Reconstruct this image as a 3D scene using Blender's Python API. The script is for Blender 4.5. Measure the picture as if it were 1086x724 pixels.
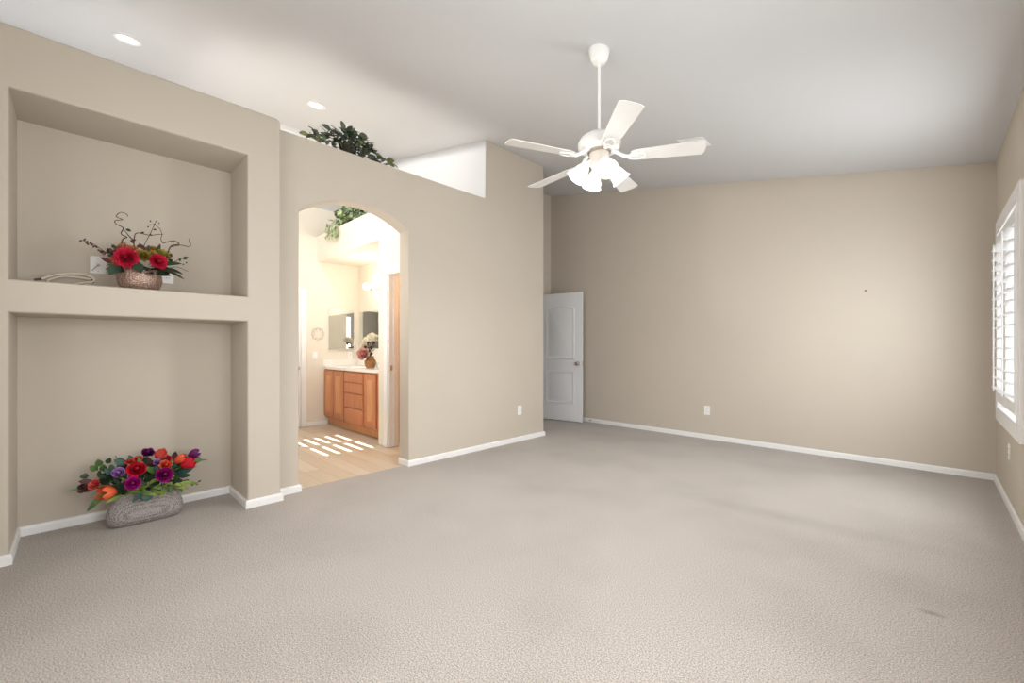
import bpy, bmesh, math, random
from mathutils import Vector, Matrix, Euler
PI = math.pi
random.seed(7)
C = bpy.context.scene.collection
for o in list(bpy.data.objects):
    bpy.data.objects.remove(o, do_unlink=True)

# ------------------------------------------------------------------ camera
cam_data = bpy.data.cameras.new('camera')
cam_data.sensor_width = 36.0
cam_data.lens = 36.0 * 452.37 / 1086.0
cam_data.shift_y = 6.286 / 1086.0
cam_data.clip_start = 0.02
cam = bpy.data.objects.new('camera', cam_data)
cam.location = (0, 0, 1.17)
cam.rotation_euler = (PI / 2, 0, 0.7734)
C.objects.link(cam)
bpy.context.scene.camera = cam

# ------------------------------------------------------------------ colour management
vs = bpy.context.scene.view_settings
vs.view_transform = 'Standard'
vs.look = 'None'
vs.gamma = 1.0
vs.use_curve_mapping = False
vs.exposure = 0.18

# ------------------------------------------------------------------ world and lights
world = bpy.data.worlds.new('world')
bpy.context.scene.world = world
world.use_nodes = True
wb = world.node_tree.nodes['Background']
wb.inputs['Color'].default_value = (0.93, 0.97, 1.0, 1)
wb.inputs['Strength'].default_value = 5.0


def area(name, loc, rot, sx, sy, power, col, spread=180):
    l = bpy.data.lights.new(name, 'AREA')
    l.shape = 'RECTANGLE'
    l.size, l.size_y = sx, sy
    l.spread = math.radians(spread)
    l.energy = power
    l.color = col
    o = bpy.data.objects.new(name, l)
    o.location = loc
    o.rotation_euler = rot
    C.objects.link(o)
    return o


def point(name, loc, power, col, r=0.05, parent=None):
    l = bpy.data.lights.new(name, 'POINT')
    l.energy = power
    l.color = col
    l.shadow_soft_size = r
    o = bpy.data.objects.new(name, l)
    o.location = loc
    C.objects.link(o)
    if parent:
        o.parent = parent
    return o


def spot(name, loc, rot, power, col, ang, blend=0.6, r=0.05):
    l = bpy.data.lights.new(name, 'SPOT')
    l.energy = power
    l.color = col
    l.spot_size = ang
    l.spot_blend = blend
    l.shadow_soft_size = r
    o = bpy.data.objects.new(name, l)
    o.location = loc
    o.rotation_euler = rot
    C.objects.link(o)
    return o


WARM = (1.0, 0.86, 0.70)
sun = bpy.data.lights.new('sun', 'SUN')
sun.energy = 26.0
sun.angle = 0.009
sun.color = (1.0, 0.96, 0.9)
so = bpy.data.objects.new('sun', sun)
so.rotation_euler = Vector((0.03, 1, -0.8)).to_track_quat('-Z', 'Y').to_euler()
so.location = (-5, -4, 6)
C.objects.link(so)
# daylight through the shuttered window of the right wall
area('window_daylight', (0.34, 4.15, 1.4), (0, PI / 2, 0), 1.3, 1.0, 38, (0.93, 0.97, 1.0))
# added fill lamp beside the camera, for a supposed window that is not built
area('side_fill_light', (0.38, 0.9, 1.45), (0, PI / 2, 0), 1.4, 1.6, 53, (0.94, 0.975, 1.0))
# soft fill lamp added behind the camera; the rear wall is solid
area('rear_fill_light', (-1.5, -0.80, 1.45), (PI / 2, 0, 0), 2.2, 1.7, 27, (0.97, 0.985, 1.0), 150)
# lamp added inside the bathroom's window, tilted up to brighten the ceiling
area('bath_window_uplight', (-4.95, 0.97, 1.5), (PI / 2 + 1.0, 0, 0), 1.6, 1.0, 32, (1.0, 0.98, 0.95))

# ------------------------------------------------------------------ materials


def lin(c):
    return tuple((x / 255 / 12.92) if x / 255 <= 0.04045 else ((x / 255 + 0.055) / 1.055) ** 2.4 for x in c)


def mat(name, col, rough=0.6, metal=0.0, noise=0.0, nscale=20.0, bump=0.0, bscale=200.0, emit=None, es=0.0,
        trans=0.0, spec=0.5, col2=None, detail=3.0):
    m = bpy.data.materials.new(name)
    m.use_nodes = True
    nt = m.node_tree
    b = nt.nodes['Principled BSDF']
    c = lin(col) + (1,)
    b.inputs['Base Color'].default_value = c
    b.inputs['Roughness'].default_value = rough
    b.inputs['Metallic'].default_value = metal
    b.inputs['Specular IOR Level'].default_value = spec
    if trans:
        b.inputs['Transmission Weight'].default_value = trans
    if emit:
        b.inputs['Emission Color'].default_value = lin(emit) + (1,)
        b.inputs['Emission Strength'].default_value = es
    tc = nt.nodes.new('ShaderNodeTexCoord')
    if noise or col2:
        n = nt.nodes.new('ShaderNodeTexNoise')
        n.inputs['Scale'].default_value = nscale
        n.inputs['Detail'].default_value = detail
        nt.links.new(tc.outputs['Object'], n.inputs['Vector'])
        r = nt.nodes.new('ShaderNodeValToRGB')
        r.color_ramp.elements[0].position = 0.35
        r.color_ramp.elements[1].position = 0.65
        if col2:
            a, d = lin(col2), lin(col)
        else:
            a = tuple(x * (1 - noise) for x in lin(col))
            d = tuple(min(1, x * (1 + noise)) for x in lin(col))
        r.color_ramp.elements[0].color = a + (1,)
        r.color_ramp.elements[1].color = d + (1,)
        nt.links.new(n.outputs['Fac'], r.inputs['Fac'])
        nt.links.new(r.outputs['Color'], b.inputs['Base Color'])
    if bump:
        n2 = nt.nodes.new('ShaderNodeTexNoise')
        n2.inputs['Scale'].default_value = bscale
        n2.inputs['Detail'].default_value = 3
        nt.links.new(tc.outputs['Object'], n2.inputs['Vector'])
        bp = nt.nodes.new('ShaderNodeBump')
        bp.inputs['Strength'].default_value = bump
        bp.inputs['Distance'].default_value = 0.004
        nt.links.new(n2.outputs['Fac'], bp.inputs['Height'])
        nt.links.new(bp.outputs['Normal'], b.inputs['Normal'])
    return m


M = {}
M['wall'] = mat('beige_paint', (198, 188, 174), 0.75, noise=0.012, nscale=1.2, bump=0.06, bscale=140, spec=0.25)
M['bathwall'] = mat('cream_paint', (229, 221, 207), 0.75, noise=0.01, nscale=1.2, bump=0.06, bscale=140, spec=0.25)
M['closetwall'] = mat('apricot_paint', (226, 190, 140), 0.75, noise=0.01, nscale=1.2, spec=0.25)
M['ceiling'] = mat('white_ceiling_paint', (210, 210, 211), 0.85, noise=0.008, nscale=1.0, bump=0.08, bscale=110, spec=0.2)
M['trim'] = mat('white_trim_paint', (238, 237, 236), 0.4)
M['door'] = mat('white_door_paint', (226, 225, 226), 0.45)
M['plate'] = mat('white_plastic', (240, 239, 236), 0.35)
M['dark'] = mat('dark_slot', (70, 66, 62), 0.6)
M['nickel'] = mat('brushed_nickel', (190, 180, 165), 0.28, metal=1.0)
M['chrome'] = mat('chrome', (225, 225, 228), 0.08, metal=1.0)
M['mirror'] = mat('mirror_glass', (235, 238, 238), 0.01, metal=1.0)
M['fanwhite'] = mat('white_enamel', (240, 239, 236), 0.35)
M['fanblade'] = mat('white_washed_blade', (226, 224, 220), 0.42, noise=0.02, nscale=9)
M['fanbeige'] = mat('off_white_switch_housing', (214, 206, 196), 0.45)
M['shade'] = mat('frosted_glass_shade', (250, 247, 240), 0.35, emit=(255, 246, 232), es=0.5)
M['bulb'] = mat('lit_bulb', (255, 250, 240), 0.4, emit=(255, 240, 215), es=5.0)
M['can'] = mat('lit_lens', (255, 252, 246), 0.4, emit=(255, 246, 232), es=12.0)
M['wood'] = mat('honey_maple', (198, 132, 90), 0.38, col2=(184, 116, 74), nscale=6, detail=5)
M['wooddark'] = mat('maple_edge', (168, 92, 52), 0.4, noise=0.08, nscale=12)
M['woodpale'] = mat('pale_maple_panel', (214, 156, 108), 0.38, col2=(202, 140, 92), nscale=6, detail=5)
M['counter'] = mat('white_cultured_marble', (240, 236, 230), 0.2, noise=0.02, nscale=5)
M['glass'] = mat('window_glass', (255, 255, 255), 0.0, trans=1.0)


def wood_grain(m):
    nt = m.node_tree
    for n in nt.nodes:
        if n.type == 'TEX_NOISE':
            mp = nt.nodes.new('ShaderNodeMapping')
            mp.inputs['Scale'].default_value = (6, 6, 0.6)
            tc = [x for x in nt.nodes if x.type == 'TEX_COORD'][0]
            nt.links.new(tc.outputs['Object'], mp.inputs['Vector'])
            nt.links.new(mp.outputs['Vector'], n.inputs['Vector'])


for k in ('wood', 'woodpale', 'wooddark'):
    wood_grain(M[k])


def carpet_material():
    m = bpy.data.materials.new('beige_frieze_carpet')
    m.use_nodes = True
    nt = m.node_tree
    b = nt.nodes['Principled BSDF']
    b.inputs['Roughness'].default_value = 0.95
    b.inputs['Specular IOR Level'].default_value = 0.1
    b.inputs['Sheen Weight'].default_value = 0.15
    tc = nt.nodes.new('ShaderNodeTexCoord')
    fine = nt.nodes.new('ShaderNodeTexNoise')
    fine.inputs['Scale'].default_value = 170
    fine.inputs['Detail'].default_value = 4
    fine.inputs['Roughness'].default_value = 0.65
    r1 = nt.nodes.new('ShaderNodeValToRGB')
    r1.color_ramp.elements[0].position = 0.36
    r1.color_ramp.elements[0].color = lin((132, 125, 118)) + (1,)
    r1.color_ramp.elements[1].position = 0.62
    r1.color_ramp.elements[1].color = lin((204, 196, 188)) + (1,)
    big = nt.nodes.new('ShaderNodeTexNoise')
    big.inputs['Scale'].default_value = 1.5
    big.inputs['Detail'].default_value = 4
    r2 = nt.nodes.new('ShaderNodeValToRGB')
    r2.color_ramp.elements[0].position = 0.36
    r2.color_ramp.elements[0].color = (0.91, 0.905, 0.90, 1)
    r2.color_ramp.elements[1].position = 0.56
    r2.color_ramp.elements[1].color = (1, 1, 1, 1)
    mx = nt.nodes.new('ShaderNodeMix')
    mx.data_type = 'RGBA'
    mx.blend_type = 'MULTIPLY'
    mx.inputs[0].default_value = 1.0
    nt.links.new(tc.outputs['Object'], fine.inputs['Vector'])
    nt.links.new(tc.outputs['Object'], big.inputs['Vector'])
    nt.links.new(fine.outputs['Fac'], r1.inputs['Fac'])
    nt.links.new(big.outputs['Fac'], r2.inputs['Fac'])
    nt.links.new(r1.outputs['Color'], mx.inputs[6])
    nt.links.new(r2.outputs['Color'], mx.inputs[7])
    # a trodden streak and a small pressed dent in the pile
    last = mx.outputs[2]
    for (cx, cy, ang, lx, ly, amt) in ((-.70, 3.42, .06, .95, .15, .20), (.01, 2.635, .10, .060, .028, .55), (-2.2, 2.7, .5, .9, .2, .10)):
        mp = nt.nodes.new('ShaderNodeMapping')
        mp.vector_type = 'TEXTURE'
        mp.inputs['Location'].default_value = (cx, cy, 0)
        mp.inputs['Rotation'].default_value = (0, 0, ang)
        mp.inputs['Scale'].default_value = (lx, ly, 1)
        gr = nt.nodes.new('ShaderNodeTexGradient')
        gr.gradient_type = 'SPHERICAL'
        ml = nt.nodes.new('ShaderNodeMath')
        ml.operation = 'MULTIPLY'
        ml.inputs[1].default_value = amt
        mk = nt.nodes.new('ShaderNodeMix')
        mk.data_type = 'RGBA'
        mk.inputs[7].default_value = lin((96, 88, 80)) + (1,)
        nt.links.new(tc.outputs['Object'], mp.inputs['Vector'])
        nt.links.new(mp.outputs['Vector'], gr.inputs['Vector'])
        nt.links.new(gr.outputs['Fac'], ml.inputs[0])
        nt.links.new(ml.outputs[0], mk.inputs[0])
        nt.links.new(last, mk.inputs[6])
        last = mk.outputs[2]
    nt.links.new(last, b.inputs['Base Color'])
    bp = nt.nodes.new('ShaderNodeBump')
    bp.inputs['Strength'].default_value = 0.4
    bp.inputs['Distance'].default_value = 0.009
    nt.links.new(fine.outputs['Fac'], bp.inputs['Height'])
    nt.links.new(bp.outputs['Normal'], b.inputs['Normal'])
    return m


M['carpet'] = carpet_material()


def plank_material():
    m = bpy.data.materials.new('pale_oak_planks')
    m.use_nodes = True
    nt = m.node_tree
    b = nt.nodes['Principled BSDF']
    b.inputs['Roughness'].default_value = 0.42
    tc = nt.nodes.new('ShaderNodeTexCoord')
    br = nt.nodes.new('ShaderNodeTexBrick')
    br.inputs['Color1'].default_value = lin((228, 214, 194)) + (1,)
    br.inputs['Color2'].default_value = lin((212, 194, 171)) + (1,)
    br.inputs['Mortar'].default_value = lin((178, 158, 136)) + (1,)
    br.inputs['Scale'].default_value = 1.0
    br.inputs['Mortar Size'].default_value = 0.002
    br.inputs['Brick Width'].default_value = 1.2
    br.inputs['Row Height'].default_value = 0.15
    n = nt.nodes.new('ShaderNodeTexNoise')
    n.inputs['Scale'].default_value = 5
    n.inputs['Detail'].default_value = 5
    mp = nt.nodes.new('ShaderNodeMapping')
    mp.inputs['Scale'].default_value = (0.5, 8, 1)
    mp.inputs['Location'].default_value = (0, 0, 0)
    rot = nt.nodes.new('ShaderNodeMapping')
    rot.inputs['Rotation'].default_value = (0, 0, 0.0)
    mx = nt.nodes.new('ShaderNodeMix')
    mx.data_type = 'RGBA'
    mx.blend_type = 'MULTIPLY'
    mx.inputs[0].default_value = 0.25
    nt.links.new(tc.outputs['Object'], rot.inputs['Vector'])
    nt.links.new(rot.outputs['Vector'], br.inputs['Vector'])
    nt.links.new(tc.outputs['Object'], mp.inputs['Vector'])
    nt.links.new(mp.outputs['Vector'], n.inputs['Vector'])
    nt.links.new(br.outputs['Color'], mx.inputs[6])
    nt.links.new(n.outputs['Fac'], mx.inputs[7])
    nt.links.new(mx.outputs[2], b.inputs['Base Color'])
    return m


M['plank'] = plank_material()


def beaded(name, dark, light, scale, metal=0.55, rough=0.35, rings=False):
    """hammered or beaded metallic ceramic"""
    m = bpy.data.materials.new(name)
    m.use_nodes = True
    nt = m.node_tree
    b = nt.nodes['Principled BSDF']
    b.inputs['Metallic'].default_value = metal
    b.inputs['Roughness'].default_value = rough
    tc = nt.nodes.new('ShaderNodeTexCoord')
    v = nt.nodes.new('ShaderNodeTexVoronoi')
    v.inputs['Scale'].default_value = scale
    v.inputs['Randomness'].default_value = 0.55
    r = nt.nodes.new('ShaderNodeValToRGB')
    r.color_ramp.elements[0].position = 0.15
    r.color_ramp.elements[0].color = lin(light) + (1,)
    r.color_ramp.elements[1].position = 0.6
    r.color_ramp.elements[1].color = lin(dark) + (1,)
    bp = nt.nodes.new('ShaderNodeBump')
    bp.inputs['Strength'].default_value = 0.8
    bp.inputs['Distance'].default_value = 0.004
    bp.invert = True
    nt.links.new(tc.outputs['Object'], v.inputs['Vector'])
    nt.links.new(v.outputs['Distance'], r.inputs['Fac'])
    nt.links.new(r.outputs['Color'], b.inputs['Base Color'])
    nt.links.new(v.outputs['Distance'], bp.inputs['Height'])
    nt.links.new(bp.outputs['Normal'], b.inputs['Normal'])
    return m


M['beadpot'] = beaded('silver_beaded_ceramic', (120, 110, 106), (216, 212, 210), 210, metal=0.3, rough=0.4)
M['hammered'] = beaded('rose_gold_hammered_metal', (150, 122, 108), (200, 176, 162), 90, metal=0.6, rough=0.38)


def leafmat(name, c1, c2, rough=0.5):
    return mat(name, c1, rough, col2=c2, nscale=14, spec=0.3)


M['leaf_green'] = leafmat('mid_green_leaf', (92, 122, 62), (58, 88, 44))
M['leaf_lime'] = leafmat('lime_green_leaf', (142, 156, 82), (100, 124, 58))
M['leaf_teal'] = leafmat('dusty_teal_leaf', (62, 96, 88), (44, 74, 66))
M['leaf_dark'] = leafmat('dark_green_leaf', (50, 72, 48), (34, 50, 36))
M['leaf_maroon'] = leafmat('maroon_leaf', (86, 44, 44), (58, 40, 38))
M['leaf_olive'] = leafmat('olive_leaf', (104, 104, 56), (66, 64, 40))
M['leaf_grey'] = leafmat('grey_green_ivy_leaf', (104, 114, 98), (70, 80, 70), 0.65)
M['leaf_greyl'] = leafmat('sage_ivy_leaf', (138, 142, 92), (90, 98, 66), 0.65)
M['leaf_varieg'] = leafmat('variegated_leaf', (188, 198, 148), (96, 128, 74), 0.6)
M['red'] = leafmat('scarlet_petal', (214, 30, 52), (176, 16, 40))
M['mum'] = leafmat('raspberry_red_petal', (226, 52, 82), (186, 30, 58))
M['magenta'] = leafmat('magenta_petal', (178, 24, 128), (128, 12, 92))
M['purple'] = leafmat('plum_petal', (136, 40, 118), (92, 24, 86))
M['lilac'] = leafmat('lilac_petal', (194, 148, 206), (140, 98, 160))
M['coral'] = leafmat('coral_petal', (228, 104, 92), (206, 74, 66))
M['orange'] = leafmat('orange_petal', (238, 112, 74), (220, 84, 52))
M['peach'] = leafmat('peach_petal', (224, 160, 120), (206, 126, 92))
M['yellowgreen'] = leafmat('yellow_green_petal', (172, 160, 72), (132, 118, 48))
M['cream'] = leafmat('cream_petal', (252, 246, 230), (240, 228, 200))
M['pink'] = leafmat('dusty_pink_petal', (232, 192, 178), (214, 156, 146))
M['twig'] = mat('brown_twig', (84, 60, 44), 0.7)
M['vasebrown'] = mat('amber_brown_glaze', (150, 102, 56), 0.3, noise=0.25, nscale=25)
M['soil'] = mat('dark_foam', (52, 48, 40), 0.9)
M['cable'] = mat('clear_beige_cable', (220, 210, 192), 0.35)
M['brassd'] = mat('dark_metal_plug', (92, 84, 74), 0.4, metal=0.6)

# ------------------------------------------------------------------ mesh helpers


def obj(name, bm, m, parent=None, smooth=None, world=True, recalc=True):
    if recalc:
        bmesh.ops.recalc_face_normals(bm, faces=bm.faces[:])
    me = bpy.data.meshes.new(name)
    if parent is not None and world:
        p = parent
        off = Vector((0, 0, 0))
        while p is not None:
            off += p.location
            p = p.parent
        bmesh.ops.translate(bm, verts=bm.verts[:], vec=-off)
    bm.to_mesh(me)
    bm.free()
    for mm in (m if isinstance(m, (list, tuple)) else [m]):
        me.materials.append(mm)
    if smooth is not None:
        for p in me.polygons:
            p.use_smooth = True
        if smooth < 180:
            me.set_sharp_from_angle(angle=math.radians(smooth))
    o = bpy.data.objects.new(name, me)
    C.objects.link(o)
    if parent is not None:
        o.parent = parent
    return o


def tag(o, label, cat, group=None, kind=None):
    o['label'] = label
    o['category'] = cat
    if group:
        o['group'] = group
    if kind:
        o['kind'] = kind
    return o


def thing(name, label, cat, loc=(0, 0, 0), group=None, kind=None):
    o = bpy.data.objects.new(name, None)
    o.empty_display_size = 0.05
    o.location = loc
    C.objects.link(o)
    return tag(o, label, cat, group, kind)


def struct(name, bm, m, label, cat, smooth=None):
    return tag(obj(name, bm, m, None, smooth), label, cat, None, 'structure')


def box(bm, a, b, bevel=0.0, seg=2):
    x0, y0, z0 = a
    x1, y1, z1 = b
    r = bmesh.ops.create_cube(bm, size=1.0)
    vs_ = r['verts']
    for v in vs_:
        v.co = Vector(((x0 + x1) / 2 + v.co.x * (x1 - x0), (y0 + y1) / 2 + v.co.y * (y1 - y0),
                       (z0 + z1) / 2 + v.co.z * (z1 - z0)))
    if bevel:
        es = list({e for v in vs_ for e in v.link_edges})
        bmesh.ops.bevel(bm, geom=es, offset=bevel, segments=seg, affect='EDGES', profile=0.5)
    return bm


def prism(bm, pts, axis, a, b):
    """extrude polygon pts (2D) along axis from a to b. axis x: pts=(y,z); y: (x,z); z: (x,y)"""
    def mk(p, t):
        return {'x': (t, p[0], p[1]), 'y': (p[0], t, p[1]), 'z': (p[0], p[1], t)}[axis]
    A = [bm.verts.new(mk(p, a)) for p in pts]
    B = [bm.verts.new(mk(p, b)) for p in pts]
    bm.faces.new(A)
    bm.faces.new(B[::-1])
    n = len(pts)
    for i in range(n):
        bm.faces.new((A[i], A[(i + 1) % n], B[(i + 1) % n], B[i]))
    return bm


def lathe(bm, prof, seg=32, mtx=None, cap0=False, cap1=False):
    """prof: list of (r, z)"""
    rings = []
    for r, z in prof:
        if r < 1e-6:
            rings.append([bm.verts.new((0, 0, z))])
        else:
            rings.append([bm.verts.new((r * math.cos(2 * PI * i / seg), r * math.sin(2 * PI * i / seg), z)) for i in range(seg)])
    for k in range(len(rings) - 1):
        a, b = rings[k], rings[k + 1]
        for i in range(seg):
            j = (i + 1) % seg
            if len(a) == 1 and len(b) == 1:
                continue
            if len(a) == 1:
                bm.faces.new((a[0], b[j], b[i]))
            elif len(b) == 1:
                bm.faces.new((a[i], a[j], b[0]))
            else:
                bm.faces.new((a[i], a[j], b[j], b[i]))
    if cap0 and len(rings[0]) > 1:
        bm.faces.new(rings[0][::-1])
    if cap1 and len(rings[-1]) > 1:
        bm.faces.new(rings[-1])
    if mtx is not None:
        bmesh.ops.transform(bm, matrix=mtx, verts=[v for r in rings for v in r])
    return bm


def tube(bm, pts, rad, seg=8, caps=True):
    pts = [Vector(p) for p in pts]
    rings = []
    up = Vector((0, 0, 1))
    prev = None
    for i, p in enumerate(pts):
        t = (pts[min(i + 1, len(pts) - 1)] - pts[max(i - 1, 0)])
        if t.length < 1e-9:
            t = Vector((0, 0, 1))
        t.normalize()
        if prev is None:
            ref = up if abs(t.z) < 0.9 else Vector((1, 0, 0))
            n = t.cross(ref).normalized()
        else:
            n = (prev - t * prev.dot(t))
            n = n.normalized() if n.length > 1e-6 else t.orthogonal().normalized()
        prev = n
        b = t.cross(n)
        r = rad[i] if isinstance(rad, (list, tuple)) else rad
        rings.append([bm.verts.new(p + (n * math.cos(2 * PI * k / seg) + b * math.sin(2 * PI * k / seg)) * r) for k in range(seg)])
    for a, b in zip(rings, rings[1:]):
        for k in range(seg):
            bm.faces.new((a[k], a[(k + 1) % seg], b[(k + 1) % seg], b[k]))
    if caps:
        bm.faces.new(rings[0][::-1])
        bm.faces.new(rings[-1])
    return bm


def spline(ctrl, n=6):
    """Catmull-Rom through control points"""
    P = [Vector(p) for p in ctrl]
    P = [P[0] * 2 - P[1]] + P + [P[-1] * 2 - P[-2]]
    out = []
    for i in range(1, len(P) - 2):
        for k in range(n):
            t = k / n
            a, b, c, d = P[i - 1], P[i], P[i + 1], P[i + 2]
            out.append(0.5 * ((2 * b) + (c - a) * t + (2 * a - 5 * b + 4 * c - d) * t * t + (3 * b - a - 3 * c + d) * t ** 3))
    out.append(P[-2])
    return out


def frame(origin, direction, normal):
    """matrix whose X axis is direction and Z axis is close to normal"""
    x = Vector(direction).normalized()
    z = Vector(normal)
    z = z - x * z.dot(x)
    if z.length < 1e-4:
        z = x.orthogonal()
    z.normalize()
    y = z.cross(x)
    m = Matrix((x, y, z)).transposed().to_4x4()
    m.translation = Vector(origin)
    return m


def leaf(bm, origin, direction, normal, L, W, bend=0.3, fold=0.25, nl=6, shape=0.9):
    """a leaf blade: pointed oval, folded along its midrib and bent along its length"""
    mt = frame(origin, direction, normal)
    rows = []
    for i in range(nl + 1):
        t = i / nl
        w = W * 0.5 * (math.sin(PI * t ** shape) ** 0.8 if 0 < t < 1 else 0.0)
        a = bend * t
        x = L * (math.sin(a) / bend if abs(bend) > 1e-3 else t)
        z = -L * ((1 - math.cos(a)) / bend if abs(bend) > 1e-3 else 0)
        if w < 1e-5:
            rows.append([bm.verts.new(mt @ Vector((x, 0, z)))])
        else:
            rows.append([bm.verts.new(mt @ Vector((x, s * w, z + abs(s) * w * fold))) for s in (-1, 0, 1)])
    for a, b in zip(rows, rows[1:]):
        if len(a) == 1 and len(b) == 3:
            bm.faces.new((a[0], b[1], b[0]))
            bm.faces.new((a[0], b[2], b[1]))
        elif len(a) == 3 and len(b) == 3:
            bm.faces.new((a[0], a[1], b[1], b[0]))
            bm.faces.new((a[1], a[2], b[2], b[1]))
        elif len(a) == 3:
            bm.faces.new((a[0], a[1], b[0]))
            bm.faces.new((a[1], a[2], b[0]))


def petal(bm, mt, ang, width, r0, r1, h, curl, n=4, m=3, tip=0.25, mi=0):
    """one cupped petal round a flower's axis"""
    g = []
    for i in range(n + 1):
        t = i / n
        rad = r0 + (r1 - r0) * math.sin(t * PI / 2) + curl * t * t * t
        z = h * (t - 0.35 * max(0, curl) / (abs(r1) + 1e-6) * t * t * t)
        wid = width * (0.35 + 0.75 * math.sin(PI * min(1, 0.15 + 0.62 * t)))
        row = []
        for j in range(m + 1):
            s = -1 + 2 * j / m
            a = ang + s * wid
            zz = z - tip * h * s * s * t
            row.append(bm.verts.new(mt @ Vector((rad * math.cos(a), rad * math.sin(a), zz))))
        g.append(row)
    for i in range(n):
        for j in range(m):
            bm.faces.new((g[i][j], g[i][j + 1], g[i + 1][j + 1], g[i + 1][j])).material_index = mi


def axis_matrix(origin, n):
    n = Vector(n).normalized()
    x = n.orthogonal().normalized()
    return frame(origin, x, n)


def rose_bm(origin, n, R, rings=4):
    bm = bmesh.new()
    mt = axis_matrix(Vector(origin) - Vector(n).normalized() * R * 0.55, n)
    rings += 1
    for k in range(rings):
        f = (k + 1) / rings
        cnt = 3 + (k + 1) // 2
        for i in range(cnt):
            q = random.uniform(.88, 1.12)
            petal(bm, mt, 2 * PI * i / cnt + k * 1.1 + random.uniform(-.2, .2), 0.95 * PI / cnt + 0.12,
                  0.05 * R, R * (0.14 + 0.66 * f) * q, R * (1.35 - 0.42 * f) * random.uniform(.92, 1.06), R * 0.22 * f * f, n=5, m=4, tip=0.30, mi=k % 2)
    lathe(bm, [(0, 0), (R * .22, R * .25), (R * .30, R * .7), (R * .20, R * 1.0), (R * .08, R * 1.08), (0, R * 1.1)], 7, mt)
    bm.faces.ensure_lookup_table()
    for f in bm.faces[-35:]:
        f.material_index = 1
    return bm


def tulip_bm(origin, n, R, H):
    bm = bmesh.new()
    mt = axis_matrix(Vector(origin) - Vector(n).normalized() * H * 0.5, n)
    for k in range(2):
        for i in range(3):
            ang = 2 * PI * i / 3 + k * PI / 3
            g = []
            for a in range(6):
                t = a / 5
                rad = R * (0.25 + 0.85 * math.sin(PI * (0.05 + 0.62 * t)) - 0.12 * k)
                wid = 0.75 * math.sin(PI * min(1, 0.3 + 0.66 * t)) + 0.06
                g.append([bm.verts.new(mt @ Vector((rad * math.cos(ang + s * wid), rad * math.sin(ang + s * wid), H * t))) for s in (-1, -.33, .33, 1)])
            for a in range(5):
                for b in range(3):
                    bm.faces.new((g[a][b], g[a][b + 1], g[a + 1][b + 1], g[a + 1][b]))
    return bm


def mum_bm(origin, n, R, cnt=70):
    """a full pompom head of many narrow petals"""
    bm = bmesh.new()
    n = Vector(n).normalized()
    base = Vector(origin) - n * R * 0.35
    ax = axis_matrix(base, n).to_3x3()
    for i in range(cnt):
        t = (i + 0.5) / cnt
        pol = math.acos(1 - t * 1.15) if t < 0.86 else 1.6
        az = i * 2.39996
        d = ax @ Vector((math.sin(pol) * math.cos(az), math.sin(pol) * math.sin(az), math.cos(pol)))
        L = R * random.uniform(0.8, 1.05)
        leaf(bm, base + d * R * 0.15, d, n - d * 0.5 + Vector((1e-3, 0, 0)), L, R * 0.42, bend=-0.5, fold=0.3, nl=4, shape=1.3)
    return bm


def ball(bm, c, r, u=12, v=8, scale=(1, 1, 1)):
    mt = Matrix.Translation(Vector(c)) @ Matrix.Diagonal((scale[0], scale[1], scale[2], 1))
    bmesh.ops.create_uvsphere(bm, u_segments=u, v_segments=v, radius=r, matrix=mt)
    return bm


# ------------------------------------------------------------------ the room
XL, XC, XR, YB = -3.6594, -3.5456, 0.4235, 5.6566      # left wall, niche wall, right wall, back wall faces
XN, YR = -4.5993, -0.85                                  # entry nook wall, rear wall
YL1, YL2 = 4.3527, 3.3107                                # end of left wall, end of its full-height piece
ZL = 2.888                                               # height of the plant ledge
XLB = -3.83                                              # bath side of the left wall
XB = -6.6                                                # bath's far wall
RIDGE = -5.75


def zc(x):
    return 2.80 + 0.1876 * (XR - x) if x > RIDGE else 2.80 + 0.1876 * (XR - RIDGE) - 0.55 * (RIDGE - x)


bm = bmesh.new()
box(bm, (-3.72, YR - .1, -0.1), (XR + .1, YB + .1, 0))
box(bm, (-4.75, 4.2, -0.1), (-3.72, YB + .1, 0))
box(bm, (-4.2, YR - .1, -0.1), (-3.72, 1.1, 0))
struct('floor', bm, M['carpet'], 'beige frieze carpet covering the bedroom floor', 'floor')
bm = bmesh.new()
box(bm, (-7.1, 0.7, -0.1), (-3.72, 3.4, -0.004))
box(bm, (-4.75, 3.4, -0.1), (-3.72, 4.2, -0.004))
struct('floor_bath', bm, M['plank'], 'pale oak plank floor of the bathroom', 'floor')

bm = bmesh.new()
prism(bm, [(XR + .15, zc(XR + .15)), (RIDGE, zc(RIDGE)), (-7.1, zc(-7.1)), (-7.1, 4.3), (XR + .15, 4.3)], 'y', YR - .15, YB + .15)
struct('ceiling', bm, M['ceiling'], 'white vaulted ceiling sloping up away from the window', 'ceiling')

bm = bmesh.new()
box(bm, (-4.75, YB, 0), (XR + .15, YB + .15, 4.0))
struct('wall_back', bm, M['wall'], 'wide beige wall behind the ceiling fan', 'wall')
bm = bmesh.new()
box(bm, (-4.2, YR - .15, 0), (XR + .15, YR, 4.0))
struct('wall_rear', bm, M['wall'], 'beige wall behind the viewer', 'wall')

# right wall with the window opening
WY0, WY1, WZ0, WZ1 = 4.17, 5.29, 0.665, 2.115
bm = bmesh.new()
for a, b in (((XR, YR - .15, 0), (XR + .15, WY0, 3.4)), ((XR, WY1, 0), (XR + .15, YB + .15, 3.4)),
             ((XR, WY0, 0), (XR + .15, WY1, WZ0)), ((XR, WY0, WZ1), (XR + .15, WY1, 3.4))):
    box(bm, a, b)
struct('wall_right', bm, M['wall'], 'beige wall that holds the shuttered window', 'wall')

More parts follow.
